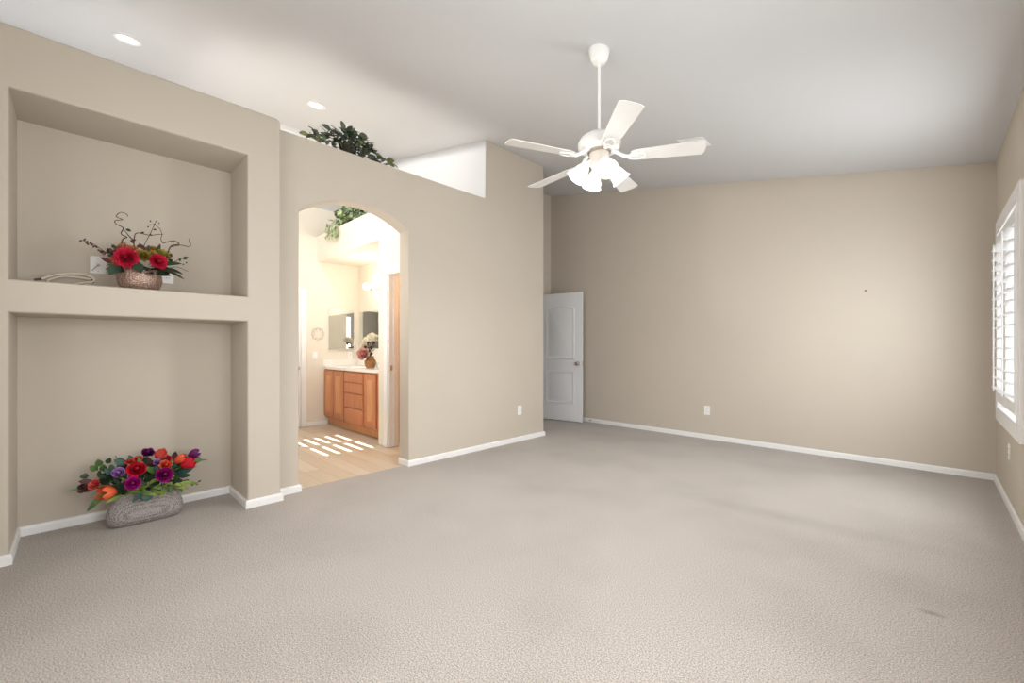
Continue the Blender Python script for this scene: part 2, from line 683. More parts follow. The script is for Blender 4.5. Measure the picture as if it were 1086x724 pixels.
# left wall with arch, plant ledge and full-height end piece
AY0, AY1, AC, AZ, AR = 1.272, 2.293, 1.81, 1.621, 0.85
arch = []
a0 = math.atan2(math.sqrt(AR ** 2 - (AY0 - AC) ** 2), AY0 - AC)
a1 = math.atan2(math.sqrt(AR ** 2 - (AY1 - AC) ** 2), AY1 - AC)
NA = 28
for i in range(NA + 1):
    a = a0 + (a1 - a0) * i / NA
    arch.append((AC + AR * math.cos(a), AZ + AR * math.sin(a)))
pts = [(1.05, 0), (AY0, 0)] + arch + [(AY1, 0), (YL1, 0), (YL1, 3.95), (YL2, 3.95), (YL2, ZL), (1.05, ZL)]
bm = bmesh.new()
prism(bm, pts, 'x', XLB, XL)
bm.normal_update()
bmesh.ops.recalc_face_normals(bm, faces=bm.faces[:])
es = []
for e in bm.edges:
    if all(abs(v.co.x - XL) < 1e-5 for v in e.verts):
        ys = [v.co.y for v in e.verts]
        zs = [v.co.z for v in e.verts]
        if min(zs) < 1e-5 and max(zs) < 1e-5:
            continue
        if min(ys) > 1.06:
            es.append(e)
bmesh.ops.bevel(bm, geom=es, offset=0.014, segments=3, affect='EDGES', profile=0.5)
bmesh.ops.recalc_face_normals(bm, faces=bm.faces[:])
for f in bm.faces:
    c = f.calc_center_median()
    if f.normal.y < -0.7 and c.z > ZL and abs(c.y - YL2) < 0.02:
        f.material_index = 1
struct('wall_left', bm, [M['wall'], M['ceiling']], 'beige wall with the arched opening and the plant ledge', 'wall', 35)

# niche wall
ys = [YR, -0.2496, 0.8774, 1.1002]
zs = [0, 1.359, 1.54, 2.575, 2.9133]
XNB = -4.0259
CR = 0.04
CORNER = [(ys[3] - CR + CR * math.cos(k * PI / 12), zs[4] - CR + CR * math.sin(k * PI / 12)) for k in range(7)]
bm = bmesh.new()
vt = {}


def V(x, y, z):
    k = (round(x, 4), round(y, 4), round(z, 4))
    if k not in vt:
        vt[k] = bm.verts.new((x, y, z))
    return vt[k]


for i in range(3):
    for j in range(4):
        if i == 1 and j in (0, 2):
            y0, y1, z0, z1 = ys[1], ys[2], zs[j], zs[j + 1]
            bm.faces.new((V(XNB, y0, z0), V(XNB, y1, z0), V(XNB, y1, z1), V(XNB, y0, z1)))
            for yy in (y0, y1):
                bm.faces.new((V(XC, yy, z0), V(XNB, yy, z0), V(XNB, yy, z1), V(XC, yy, z1)))
            for zz in ((z1,) if j == 0 else (z0, z1)):
                bm.faces.new((V(XC, y0, zz), V(XC, y1, zz), V(XNB, y1, zz), V(XNB, y0, zz)))
        elif i == 2 and j == 3:
            bm.faces.new([V(XC, ys[2], zs[3]), V(XC, ys[3], zs[3])] + [V(XC, y, z) for y, z in CORNER] + [V(XC, ys[2], zs[4])])
        else:
            bm.faces.new((V(XC, ys[i], zs[j]), V(XC, ys[i + 1], zs[j]), V(XC, ys[i + 1], zs[j + 1]), V(XC, ys[i], zs[j + 1])))
XK = -4.19
side = [(ys[3], z) for z in zs[:4]] + CORNER
for (y0, z0), (y1, z1) in zip(side, side[1:]):
    bm.faces.new((V(XC, y0, z0), V(XK, y0, z0), V(XK, y1, z1), V(XC, y1, z1)))
bm.faces.new([V(XK, ys[0], 0), V(XK, ys[0], zs[4])] + [V(XK, y, z) for y, z in side[::-1]])
bm.faces.new([V(XC, ys[0], zs[4]), V(XC, ys[1], zs[4]), V(XC, ys[2], zs[4]), V(XC, *CORNER[-1]), V(XK, *CORNER[-1]), V(XK, ys[0], zs[4])])
bmesh.ops.recalc_face_normals(bm, faces=bm.faces[:])
bm.normal_update()
es = []
for e in bm.edges:
    if len(e.link_faces) == 2 and all(abs(v.co.x - XC) < 1e-4 for v in e.verts):
        n0, n1 = (f.normal for f in e.link_faces)
        if n0.dot(n1) < 0.5 and max(v.co.z for v in e.verts) > 1e-3:
            es.append(e)
bmesh.ops.bevel(bm, geom=es, offset=0.016, segments=4, affect='EDGES', profile=0.5)
struct('wall_niche', bm, M['wall'], 'thick beige wall with two recessed niches, one over the other', 'wall', 35)

# entry nook
bm = bmesh.new()
DY0, DY1, DZ = 4.56, 5.345, 2.05
box(bm, (XN - .12, 4.2, 0), (XN, DY0, 4.0))
box(bm, (XN - .12, DY1, 0), (XN, YB + .1, 4.0))
box(bm, (XN - .12, DY0, DZ), (XN, DY1, 4.0))
box(bm, (XN - .12, 4.2, 0), (XLB + .002, YL1, 4.0))
struct('wall_nook', bm, M['wall'], 'beige wall of the entry nook behind the open door', 'wall')
bm = bmesh.new()
box(bm, (-6.0, 4.2, -0.1), (-5.9, YB + .15, 2.6))
box(bm, (-6.0, 4.1, -0.1), (XN - .12, 4.2, 2.6))
box(bm, (-6.0, YB + .02, -0.1), (XN - .12, YB + .12, 2.6))
box(bm, (-6.0, 4.1, 2.5), (XN - .12, YB + .12, 2.6))
box(bm, (-6.0, 4.1, -0.1), (XN - .12, YB + .12, 0))
struct('wall_hall', bm, M['wall'], 'beige walls of the hallway beyond the entry door', 'wall')

# bathroom shell
bm = bmesh.new()
BY = 0.90
BW = (-5.78, -4.66, 0.70, 1.42)     # its window opening
for a, b in (((-7.1, BY - .12, 0), (BW[0], BY, 2.84)), ((BW[1], BY - .12, 0), (-4.19, BY, 2.84)),
             ((BW[0], BY - .12, 0), (BW[1], BY, BW[2])), ((BW[0], BY - .12, BW[3]), (BW[1], BY, 2.84))):
    box(bm, a, b)
struct('wall_bath_rear', bm, M['bathwall'], 'cream bathroom wall with the sunny window', 'wall')
bm = bmesh.new()
box(bm, (-7.1, YR - .15, 2.84), (-4.19, BY, 2.90))
box(bm, (-7.1, YR - .15, 2.84), (-4.19, YR, 4.0))
struct('wall_upper', bm, M['ceiling'], 'white upper shelf and wall behind the top of the niche wall', 'wall')
bm = bmesh.new()
box(bm, (-7.1, YR - .15, 2.85), (-6.85, BY, 4.0))
box(bm, (XB - .15, BY - .12, 0), (XB, 3.4, 2.83))
box(bm, (-7.1, BY - .12, 2.70), (-6.85, 3.4, 4.0))
struct('wall_bath_left', bm, M['bathwall'], 'cream bathroom wall beside the end of the vanity', 'wall')
bm = bmesh.new()
YA, YAB = 2.56, 3.20                # alcove face and back
TX0, TX1, TZ = -4.52, -3.93, 2.035  # doorway beside the vanity
box(bm, (-4.75, YA, 0), (TX0, YA + .12, 2.465))
box(bm, (TX1, YA, 0), (XLB + .002, YA + .12, 2.465))
box(bm, (TX0, YA, TZ), (TX1, YA + .12, 2.465))
box(bm, (XB - .15, YAB, 0), (-4.65, YAB + .11, 2.5))
box(bm, (-4.75, YA + .12, 0), (-4.65, YAB + .05, 2.5))
struct('wall_bath_back', bm, M['bathwall'], 'cream wall behind the vanity mirror', 'wall')
bm = bmesh.new()
box(bm, (XB - .3, YA, 2.465), (XLB + .002, YL2 + .05, 2.85))
struct('ceiling_alcove', bm, M['bathwall'], 'cream soffit over the vanity alcove', 'ceiling')
bm = bmesh.new()
box(bm, (-7.1, YL2, 2.80), (XLB + .002, YL2 + .12, 4.05))
struct('wall_end', bm, M['ceiling'], 'white upper wall at the end of the plant ledge', 'wall')
bm = bmesh.new()
box(bm, (-4.66, 3.31, 0), (-4.60, 4.2, 2.6))
box(bm, (-4.655, YA + .12, 0), (-4.645, 3.31, 2.5))
box(bm, (-4.66, 4.14, 0), (XLB, 4.21, 2.6))
box(bm, (-4.66, 3.30, 2.46), (XLB, 4.21, 2.6))
box(bm, (XLB - .012, YA + .12, 0), (XLB - .002, 4.2, 2.5))
struct('wall_closet', bm, M['closetwall'], 'apricot lit wall seen through the narrow bathroom doorway', 'wall')

# ------------------------------------------------------------------ baseboards and casings
BH, BT = 0.058, 0.014


def baseboard(name, runs, label):
    """runs: polylines along the wall foot, the room lying to the left of the walking direction; mitred at the corners"""
    bm = bmesh.new()
    prof = [(0, 0), (BT, 0), (BT, BH - .016), (BT * .8, BH - .006), (BT * .35, BH), (0, BH)]
    for pl in runs:
        P = [Vector((x, y)) for x, y in pl]
        rings = []
        for i, p in enumerate(P):
            n = []
            for a, b in ((i - 1, i), (i, i + 1)):
                if a >= 0 and b < len(P):
                    d = (P[b] - P[a]).normalized()
                    n.append(Vector((-d.y, d.x)))
            m = n[0] if len(n) == 1 else (n[0] + n[1]) / (1 + n[0].dot(n[1]))
            rings.append([bm.verts.new((p.x + m.x * q, p.y + m.y * q, z)) for q, z in prof])
        for a, b in zip(rings, rings[1:]):
            for k in range(len(prof)):
                q = (k + 1) % len(prof)
                bm.faces.new((a[k], a[q], b[q], b[k]))
        bm.faces.new(rings[0])
        bm.faces.new(rings[-1][::-1])
    return struct(name, bm, M['trim'], label, 'baseboard')


baseboard('baseboard_back', [[(XR, YB), (-4.59, YB)]], 'white baseboard along the wide back wall')
baseboard('baseboard_right', [[(XR, YR), (XR, YB)]], 'white baseboard under the shuttered window')
baseboard('baseboard_left', [[(XN, YL1), (XL, YL1), (XL, AY1), (XLB, AY1)], [(XLB, AY0), (XL, AY0), (XL, ys[3])]],
          'white baseboard on both sides of the arched opening')
baseboard('baseboard_niche', [[(XL, ys[3]), (XC, ys[3]), (XC, ys[2]), (XNB, ys[2]), (XNB, ys[1]), (XC, ys[1]), (XC, YR)]],
          'white baseboard around the lower niche')
baseboard('baseboard_bath', [[(XB, 2.645 + .06), (XB, 2.40)], [(XB, 1.4), (XB, BY)], [(XLB - .013, 4.14), (-4.60, 4.14), (-4.60, 3.31)]],
          'white baseboard of the bathroom beside the vanity')

bm = bmesh.new()


def casing(bm, axis, face, sgn, a0, a1, ztop, w=0.085, t=0.018):
    """door casing on a wall face; axis 'y' wall normal along y"""
    def bx(u0, u1, z0, z1):
        if axis == 'y':
            box(bm, (u0, min(face, face + sgn * t), z0), (u1, max(face, face + sgn * t), z1), 0.005)
        else:
            box(bm, (min(face, face + sgn * t), u0, z0), (max(face, face + sgn * t), u1, z1), 0.005)
    bx(a0 - w, a0, 0, ztop + w)
    bx(a1, a1 + w, 0, ztop + w)
    bx(a0, a1, ztop, ztop + w)


casing(bm, 'y', YA, -1, TX0, TX1, TZ)
# plinth and jamb lining
box(bm, (TX0 - .09, YA - .022, 0), (TX0 + .002, YA, .10), 0.004)
box(bm, (TX0 - .002, YA, 0), (TX0 + .016, YA + .125, TZ), 0.003)
box(bm, (TX1 - .016, YA, 0), (TX1 + .002, YA + .125, TZ), 0.003)
box(bm, (TX0, YA, TZ - .016), (TX1, YA + .125, TZ + .002), 0.003)
box(bm, (TX0 + .016, YA + .05, 0), (TX0 + .028, YA + .085, TZ - .016), 0.003)
struct('trim_1', bm, M['trim'], 'white casing of the narrow doorway beside the vanity', 'door casing')
tg = bmesh.new()
box(tg, (TX0 + .014, YA + .015, .90), (TX0 + .019, YA + .045, .96), 0.002)
tag(obj('strike_plate', tg, M['nickel']), 'small nickel strike plate on the white jamb beside the vanity', 'strike plate')

bm = bmesh.new()
casing(bm, 'x', XN, 1, DY0, DY1, DZ, 0.06)
box(bm, (XN - .12, DY0 - .002, 0), (XN, DY0 + .014, DZ), 0.002)
box(bm, (XN - .12, DY1 - .012, 0), (XN, DY1 + .002, DZ), 0.002)
struct('trim_2', bm, M['trim'], 'white casing of the entry doorway', 'door casing')

# bath's closed door on its far wall
bm = bmesh.new()
casing(bm, 'x', XB, 1, 1.50, 2.315, 1.955, 0.08)
struct('trim_3', bm, M['trim'], 'white casing of the closed door at the far side of the bathroom', 'door casing')


def panel_door(root, W, H, T, m, arch_top=True):
    """moulded two-panel door in local coordinates: hinge at x=0, x along width, both faces with raised panels"""
    bm = bmesh.new()
    box(bm, (0, -T / 2, 0.012), (W, T / 2, H), 0.002)
    obj('door_leaf', bm, m, root, world=False)
    st = W * 0.165
    for (z0, z1, arched) in ((0.28, 0.80, False), (0.98, H - 0.19, arch_top)):
        bm = bmesh.new()
        for sgn in (-1, 1):
            def outline(off):
                o = [(st + off, z0 + off), (W - st - off, z0 + off)]
                if arched:
                    n = 10
                    for i in range(n + 1):
                        t = i / n
                        x = (W - st - off) + (2 * (st + off) - W) * t
                        o.append((x, z1 - off - 0.05 + 0.05 * math.sin(PI * t) ** 1.0))
                else:
                    o += [(W - st - off, z1 - off), (st + off, z1 - off)]
                return o
            y = sgn * T / 2
            levels = [(0, 0.0005), (0.010, 0.008), (0.022, 0.003), (0.045, 0.001), (0.062, 0.007)]
            rings = [[bm.verts.new((p[0], y + sgn * h, p[1])) for p in outline(off)] for off, h in levels]
            for a, b in zip(rings, rings[1:]):
                for i in range(len(a)):
                    j = (i + 1) % len(a)
                    bm.faces.new((a[i], a[j], b[j], b[i]))
            bm.faces.new(rings[-1])
        obj('door_panel', bm, m, root, world=False, smooth=30)


def knob(root, x, z, T, m):
    for sgn in (-1, 1):
        bm = bmesh.new()
        mt = Matrix.Translation((x, sgn * T / 2, z)) @ Matrix.Rotation(-sgn * PI / 2, 4, 'X')
        lathe(bm, [(0, 0), (.032, 0), (.032, .006), (.013, .010), (.012, .030), (.022, .036), (.028, .048), (.026, .060), (.015, .066), (0, .067)], 20, mt)
        obj('door_knob', bm, m, root, world=False, smooth=40)


# entry door, open into the room
dr = thing('door_1', 'white two-panel door standing open in the corner by the back wall', 'door', (-4.575, 5.337, 0), kind='structure')
DW, DT = 0.76, 0.035
panel_door(dr, DW, 2.03, DT, M['door'])
knob(dr, DW - .065, 0.92, DT, M['nickel'])
bm = bmesh.new()
box(bm, (DW - .001, -.011, .88), (DW + .002, .011, .96), 0.001)
box(bm, (DW, -.006, .912), (DW + .010, .006, .93), 0.002)
obj('latch_plate', bm, M['nickel'], dr, world=False)
for z in (0.22, 1.02, 1.82):
    bm = bmesh.new()
    tube(bm, [(0, -.02, z - .045), (0, -.02, z + .045)], .007, 10)
    obj('hinge', bm, M['nickel'], dr, world=False)
dr.rotation_euler = (0, 0, math.atan2(5.485 - 5.337, -3.83 + 4.575))

bd = thing('door_2', 'white closed door at the far side of the bathroom', 'door', (XB + .012, 2.31, 0), kind='structure')
panel_door(bd, 0.80, 1.95, DT, M['door'])
knob(bd, .06, 0.87, DT, M['nickel'])
bd.rotation_euler = (0, 0, -PI / 2)

# spring door stop on the back baseboard
ds = thing('door_stop', 'small spring door stop low on the back baseboard by the open door', 'door stop', (-3.78, YB - BT, 0.035))
bm = bmesh.new()
pts_ = []
for i in range(90):
    t = i / 89
    pts_.append((-3.78 + .008 * math.cos(i * .9), YB - BT - .008 - .062 * t, .035 + .008 * math.sin(i * .9)))
tube(bm, pts_, .0016, 5)
tube(bm, [(-3.78, YB - BT, .035), (-3.78, YB - BT - .008, .035)], .011, 12)
obj('spring', bm, M['nickel'], ds)
bm = bmesh.new()
tube(bm, [(-3.78, YB - BT - .068, .035), (-3.78, YB - BT - .088, .035)], .009, 12)
obj('rubber_tip', bm, M['plate'], ds)

# ------------------------------------------------------------------ right window and its shutters
w = thing('window_1', 'white framed bedroom window in the right wall', 'window', (XR, (WY0 + WY1) / 2, WZ0), kind='structure')
bm = bmesh.new()
CW = 0.095
for a, b in (((XR - .022, WY0 - CW, WZ0 - CW), (XR, WY0, WZ1 + CW)), ((XR - .022, WY1, WZ0 - CW), (XR, WY1 + CW, WZ1 + CW)),
             ((XR - .022, WY0, WZ1), (XR, WY1, WZ1 + CW)), ((XR - .022, WY0, WZ0 - CW), (XR, WY1, WZ0))):
    box(bm, a, b, 0.005)
for a, b in (((XR - .024, WY0, WZ0), (XR + .10, WY0 + .02, WZ1)), ((XR - .024, WY1 - .02, WZ0), (XR + .10, WY1, WZ1)),
             ((XR - .024, WY0, WZ1 - .02), (XR + .10, WY1, WZ1)), ((XR - .024, WY0, WZ0), (XR + .10, WY1, WZ0 + .02))):
    box(bm, a, b, 0.003)
obj('window_frame', bm, M['trim'], w)
bm = bmesh.new()
for a, b in (((XR + .10, WY0, WZ0), (XR + .14, WY0 + .05, WZ1)), ((XR + .10, WY1 - .05, WZ0), (XR + .14, WY1, WZ1)),
             ((XR + .10, WY0, WZ1 - .05), (XR + .14, WY1, WZ1)), ((XR + .10, WY0, WZ0), (XR + .14, WY1, WZ0 + .05)),
             ((XR + .10, (WY0 + WY1) / 2 - .025, WZ0), (XR + .14, (WY0 + WY1) / 2 + .025, WZ1))):
    box(bm, a, b, 0.004)
obj('window_sash', bm, M['trim'], w)
bm = bmesh.new()
box(bm, (XR + .118, WY0, WZ0), (XR + .122, WY1, WZ1))
obj('window_pane', bm, M['glass'], w)

SH0, SH1 = 0.735, 2.065


def shutter(y0, y1, label, ang=0.0):
    """a plantation shutter panel between y0 (near) and y1 (far), hinged at y1"""
    W = y1 - y0
    root = thing('window_shutter', label, 'shutter', (XR - .017, y1, SH0), 'white louvred shutters of the bedroom window')
    H = SH1 - SH0
    T = .024
    st, rl = .048, .075
    bm = bmesh.new()
    box(bm, (-T / 2, -st, 0), (T / 2, 0, H), 0.004)
    obj('stile', bm, M['trim'], root, world=False)
    bm = bmesh.new()
    box(bm, (-T / 2, -W, 0), (T / 2, -W + st, H), 0.004)
    obj('stile', bm, M['trim'], root, world=False)
    for z in (0, H - rl):
        bm = bmesh.new()
        box(bm, (-T / 2 + .002, -W + st, z), (T / 2 - .002, -st, z + rl), 0.003)
        obj('rail', bm, M['trim'], root, world=False)
    n = 15
    pitch = (H - 2 * rl) / n
    for i in range(n):
        z = rl + pitch * (i + .5)
        bm = bmesh.new()
        pr = []
        for k in range(14):
            a = 2 * PI * k / 14
            pr.append((.040 * math.cos(a), .0055 * math.sin(a)))
        ti = 0.0
        pr = [(x * math.cos(ti) - y * math.sin(ti), z + x * math.sin(ti) + y * math.cos(ti)) for x, y in pr]
        prism(bm, pr, 'y', -W + st + .001, -st - .001)
        obj('louver', bm, M['trim'], root, world=False, smooth=60)
    bm = bmesh.new()
    box(bm, (-.048, -W / 2 - .005, rl + .02), (-.040, -W / 2 + .005, H - rl - .02), 0.002)
    obj('tilt_rod', bm, M['trim'], root, world=False)
    root.rotation_euler = (0, 0, ang)
    return root


sw = (WY1 - WY0 - .04) / 2
shutter(WY1 - .02 - sw + .002, WY1 - .02, 'white louvred shutter panel on the half of the window nearest the back wall')
shutter(WY0 + .02, WY1 - .02 - sw - .002, 'white louvred shutter panel on the half of the window farther from the back wall')

# bath window with shutters that cut the sun into stripes
bw = thing('window_2', 'bathroom window that throws the striped sun patch', 'window', ((BW[0] + BW[1]) / 2, BY - .06, BW[2]), kind='structure')
bm = bmesh.new()
for a, b in (((BW[0], BY - .10, BW[2]), (BW[0] + .05, BY - .02, BW[3])), ((BW[1] - .05, BY - .10, BW[2]), (BW[1], BY - .02, BW[3])),
             ((BW[0], BY - .10, BW[3] - .05), (BW[1], BY - .02, BW[3])), ((BW[0], BY - .10, BW[2]), (BW[1], BY - .02, BW[2] + .07)),
             (((BW[0] + BW[1]) / 2 - .07, BY - .10, BW[2]), ((BW[0] + BW[1]) / 2 + .07, BY - .02, BW[3]))):
    box(bm, a, b, 0.003)
obj('window_frame', bm, M['trim'], bw)
for i in range(6):
    bm = bmesh.new()
    z = BW[2] + .10 + i * .105
    prism(bm, [(BY - .085, z + .012), (BY - .075, z + .018), (BY - .025, z + .014), (BY - .025, z - .024), (BY - .035, z - .028), (BY - .075, z - .024)], 'x', BW[0] + .04, BW[1] - .04)
    obj('louver', bm, M['trim'], bw)

# ------------------------------------------------------------------ ceiling fan
FX, FY = -1.591, 2.473
ZT = zc(FX)
fan = thing('ceiling_fan', 'white five-blade ceiling fan with four lit glass shades on a long rod', 'ceiling fan', (FX, FY, 2.44))
slope = math.atan(0.1876)
bm = bmesh.new()
lathe(bm, [(0.0, -.100), (.020, -.100), (.026, -.098), (.044, -.088), (.058, -.062), (.066, -.030), (.070, -.008), (.070, .014), (0, .014)], 32,
      Matrix.Translation((FX, FY, ZT)))
obj('canopy', bm, M['fanwhite'], fan, 40)
bm = bmesh.new()
tube(bm, [(FX, FY, ZT - .09), (FX, FY, 2.60)], .0095, 14)
obj('downrod', bm, M['fanwhite'], fan, 60)
bm = bmesh.new()
lathe(bm, [(0, .19), (.026, .19), (.030, .175), (.055, .168), (.10, .155), (.128, .135), (.142, .108), (.142, .085), (.132, .066), (.108, .058), (.06, .052), (0, .052)], 40,
      Matrix.Translation((FX, FY, 2.44)))
obj('motor_housing', bm, M['fanwhite'], fan, 35)
bm = bmesh.new()
lathe(bm, [(0, .054), (.070, .054), (.072, .045), (.064, .036), (.064, -.035), (.056, -.048), (.02, -.054), (0, -.054)], 32, Matrix.Translation((FX, FY, 2.44)))
obj('switch_housing', bm, M['fanbeige'], fan, 35)
bm = bmesh.new()
lathe(bm, [(.0725, .048), (.078, .046), (.078, .040), (.0645, .037)], 32, Matrix.Translation((FX, FY, 2.44)))
obj('trim_ring', bm, M['nickel'], fan, 40)


def blade_mesh():
    bm = bmesh.new()
    r0, r1 = .205, .652
    n = 16
    T = .0045
    top, bot = [], []
    outline = []
    for i in range(n + 1):
        t = i / n
        x = r0 + (r1 - r0) * t
        hw = .052 + .019 * t
        if t < .08:
            hw *= .80 + .20 * math.sqrt(max(0, t / .08))
        outline.append((x, hw))
    tipc = [(r1 + .006 * math.cos(a), a) for a in (0,)]
    poly = [(x, -hw) for x, hw in outline]
    poly += [(r1 + .010, -.050), (r1 + .014, -.02), (r1 + .014, .02), (r1 + .010, .050)]
    poly += [(x, hw) for x, hw in reversed(outline)]
    prism(bm, poly, 'z', -T / 2, T / 2)
    return bm


def iron_mesh():
    """cast bracket from the flywheel to the blade, ending in an open ring"""
    bm = bmesh.new()
    tube(bm, spline([(.085, 0, .052), (.12, 0, .030), (.155, 0, .006), (.19, 0, -.008)], 5), [.012] * 16, 8)
    ring = []
    for i in range(25):
        a = 2 * PI * i / 24
        ring.append((.240 + .055 * math.cos(a), .030 * math.sin(a) * (1.0 + .15 * math.cos(a)), -.009))
    tube(bm, ring, .0065, 6, caps=False)
    tube(bm, [(.185, 0, -.008), (.215, .018, -.009)], .008, 6)
    tube(bm, [(.185, 0, -.008), (.215, -.018, -.009)], .008, 6)
    for p in ((.222, .0), (.272, .016), (.272, -.016)):
        ball(bm, (p[0], p[1], -.008), .006, 8, 6)
    return bm


bmesh_blade = None
for k in range(5):
    a = math.radians(29.5) - k * 2 * PI / 5
    if k == 0:
        bl0 = obj('blade', blade_mesh(), M['fanblade'], fan, 30, world=False)
        ir0 = obj('blade_iron', iron_mesh(), M['fanwhite'], bl0, 60, world=False)
        bl = bl0
    else:
        bl = bl0.copy()
        C.objects.link(bl)
        bl.parent = fan
        ir = ir0.copy()
        C.objects.link(ir)
        ir.parent = bl
    bl.location = (0, 0, .004)
    bl.rotation_euler = Euler((math.radians(-11), 0, a), 'XYZ')

SHADE_AZ = [-0.80 + .7734 - PI / 2 + PI / 4 + k * PI / 2 for k in range(4)]


def shade_mesh():
    bm = bmesh.new()
    prof = [(.021, 0), (.026, -.010), (.036, -.026), (.046, -.050), (.051, -.075), (.057, -.098), (.068, -.118), (.066, -.119),
            (.054, -.098), (.048, -.075), (.043, -.050), (.033, -.027), (.022, -.012), (.018, -.002)]
    lathe(bm, prof, 28)
    return bm


for k in range(4):
    az = math.radians(-90 + 44.3 + 8) + k * PI / 2
    d = Vector((math.cos(az), math.sin(az), 0))
    bm = bmesh.new()
    base = Vector((0, 0, -.030))
    tip = base + d * .088 + Vector((0, 0, -.012))
    tube(bm, spline([base + d * .045, base + d * .072 + Vector((0, 0, .010)), tip], 5), .011, 10)
    lathe(bm, [(0, .012), (.020, .012), (.024, .004), (.024, -.014), (.020, -.016), (0, -.016)], 18,
          Matrix.Translation(tip) @ Matrix.Rotation(math.radians(-38), 4, Vector((-d.y, d.x, 0))))
    arm = obj('lamp_arm', bm, M['fanwhite'], fan, 45, world=False)
    sh = obj('lamp_shade', shade_mesh(), M['shade'], fan, 60, world=False)
    rm = Matrix.Rotation(math.radians(-38), 4, Vector((-d.y, d.x, 0)))
    sh.matrix_local = Matrix.Translation(tip) @ rm
    bm = bmesh.new()
    ball(bm, (0, 0, -.062), .024, 14, 10, (1, 1, 1.35))
    bu = obj('bulb', bm, M['bulb'], sh, 60, world=False)
bm = bmesh.new()
for i in range(18):
    ball(bm, (.03, -.03, -.055 - i * .0065), .0022, 6, 4)
lathe(bm, [(0, -.17), (.004, -.172), (.006, -.185), (.004, -.196), (0, -.197)], 10, Matrix.Translation((.03, -.03, 0)))
obj('pull_chain', bm, M['fanwhite'], fan, 60, world=False)
point('fan_lamp_light', (FX, FY, 2.19), 3.2, (1.0, 0.965, 0.93), 0.10)
spot('fan_lamp_light', (FX, FY, 2.20), (0, 0, 0), 74, (1.0, 0.97, 0.94), math.radians(176), 0.9, 0.12)

# ------------------------------------------------------------------ recessed lights and ceiling vent
for i, (x, y, lb) in enumerate(((-4.88, 0.31, 'round lit recessed ceiling light above the wall with niches'),
                                (-4.68, 1.80, 'round lit recessed ceiling light above the leafy ledge plant'))):
    z = zc(x)
    r = thing('recessed_light', lb, 'recessed light', (x, y, z), 'recessed lights over the plant ledge')
    bm = bmesh.new()
    lathe(bm, [(.064, .012), (.064, -.002), (.070, -.008), (.088, -.010), (.094, -.006), (.095, .004)], 36)
    ring = obj('trim_ring', bm, M['trim'], r, 40, world=False)
    bm = bmesh.new()
    lathe(bm, [(0, .000), (.063, .000), (.064, .012), (0, .012)], 32)
    obj('lens', bm, M['can'], r, 40, world=False)
    r.rotation_euler = (0, math.atan(.1876), 0)
    spot('recessed_lamp_light', (x - .012, y, z - .06), (0, math.atan(.1876), 0), (40, 60)[i], (1.0, 0.985, 0.96), math.radians(180), 0.0, .06)

vx, vy = -1.652, 4.26
VW, VI = .12, .095
v = thing('ceiling_vent', 'white ceiling air vent partly hidden behind a fan blade', 'vent', (vx, vy, zc(vx)))
bm = bmesh.new()
for a, b in (((-VW, -.12, -.008), (VW, -.09, 0)), ((-VW, .09, -.008), (VW, .12, 0)), ((-VW, -.09, -.008), (-VI, .09, 0)), ((VI, -.09, -.008), (VW, .09, 0))):
    box(bm, a, b, 0.002)
obj('vent_frame', bm, M['trim'], v, world=False)
for i in range(8):
    bm = bmesh.new()
    y = -.078 + i * .022
    prism(bm, [(y, -.001), (y + .002, -.001), (y + .014, -.008), (y + .012, -.009)], 'x', -VI, VI)
    obj('slat', bm, M['trim'], v, world=False)
bm = bmesh.new()
box(bm, (-VI, -.09, -.001), (VI, .09, .002))
obj('duct_opening', bm, M['dark'], v, world=False)
v.rotation_euler = (0, math.atan(.1876), 0)

# ------------------------------------------------------------------ outlets and plates


def plate(name, loc, nrm, label, kind='outlet', W=.070, H=.115, group=None):
    """wall plate; nrm is '+x', '-x', '-y'"""
    r = thing(name, label, {'outlet': 'outlet', 'switch': 'light switch', 'cable': 'wall plate', 'blank': 'wall plate'}[kind], loc, group)
    bm = bmesh.new()
    box(bm, (-W / 2, -.006, -H / 2), (W / 2, 0, H / 2), 0.0025)
    obj('cover_plate', bm, M['plate'], r, world=False)
    if kind == 'outlet':
        for z in (-.021, .021):
            bm = bmesh.new()
            box(bm, (-.017, -.0085, z - .014), (.017, -.005, z + .014), 0.003)
            rc = obj('receptacle', bm, M['plate'], r, world=False)
            bm = bmesh.new()
            box(bm, (-.008, -.0092, z - .002), (-.0055, -.0083, z + .008))
            box(bm, (.0055, -.0092, z - .002), (.008, -.0083, z + .008))
            obj('slot', bm, M['dark'], rc, world=False)
    elif kind == 'switch':
        bm = bmesh.new()
        box(bm, (-.016, -.010, -.033), (.016, -.005, .033), 0.002)
        obj('rocker', bm, M['plate'], r, world=False)
    elif kind == 'cable':
        bm = bmesh.new()
        lathe(bm, [(0, .014), (.005, .014), (.006, .004), (.009, .002), (.009, 0), (0, 0)], 14, Matrix.Translation((0, -.006, 0)) @ Matrix.Rotation(PI / 2, 4, 'X'))
        obj('coax_jack', bm, M['nickel'], r, world=False, smooth=40)
        bm = bmesh.new()
        tube(bm, spline([(0, -.014, 0), (-.004, -.020, -.004), (-.018, -.016, -.024), (-.030, -.010, -.044)], 5), .0022, 8)
        obj('cable_stub', bm, M['nickel'], r, world=False, smooth=60)
    for z in ((-.0,) if kind == 'outlet' else (-.042, .042)):
        bm = bmesh.new()
        ball(bm, (0, -.0062, z), .0032, 8, 6, (1, .4, 1))
        obj('screw', bm, M['nickel'], r, world=False)
    r.rotation_euler = (0, 0, {'+x': PI / 2, '-y': 0, '-x': -PI / 2}[nrm])
    return r


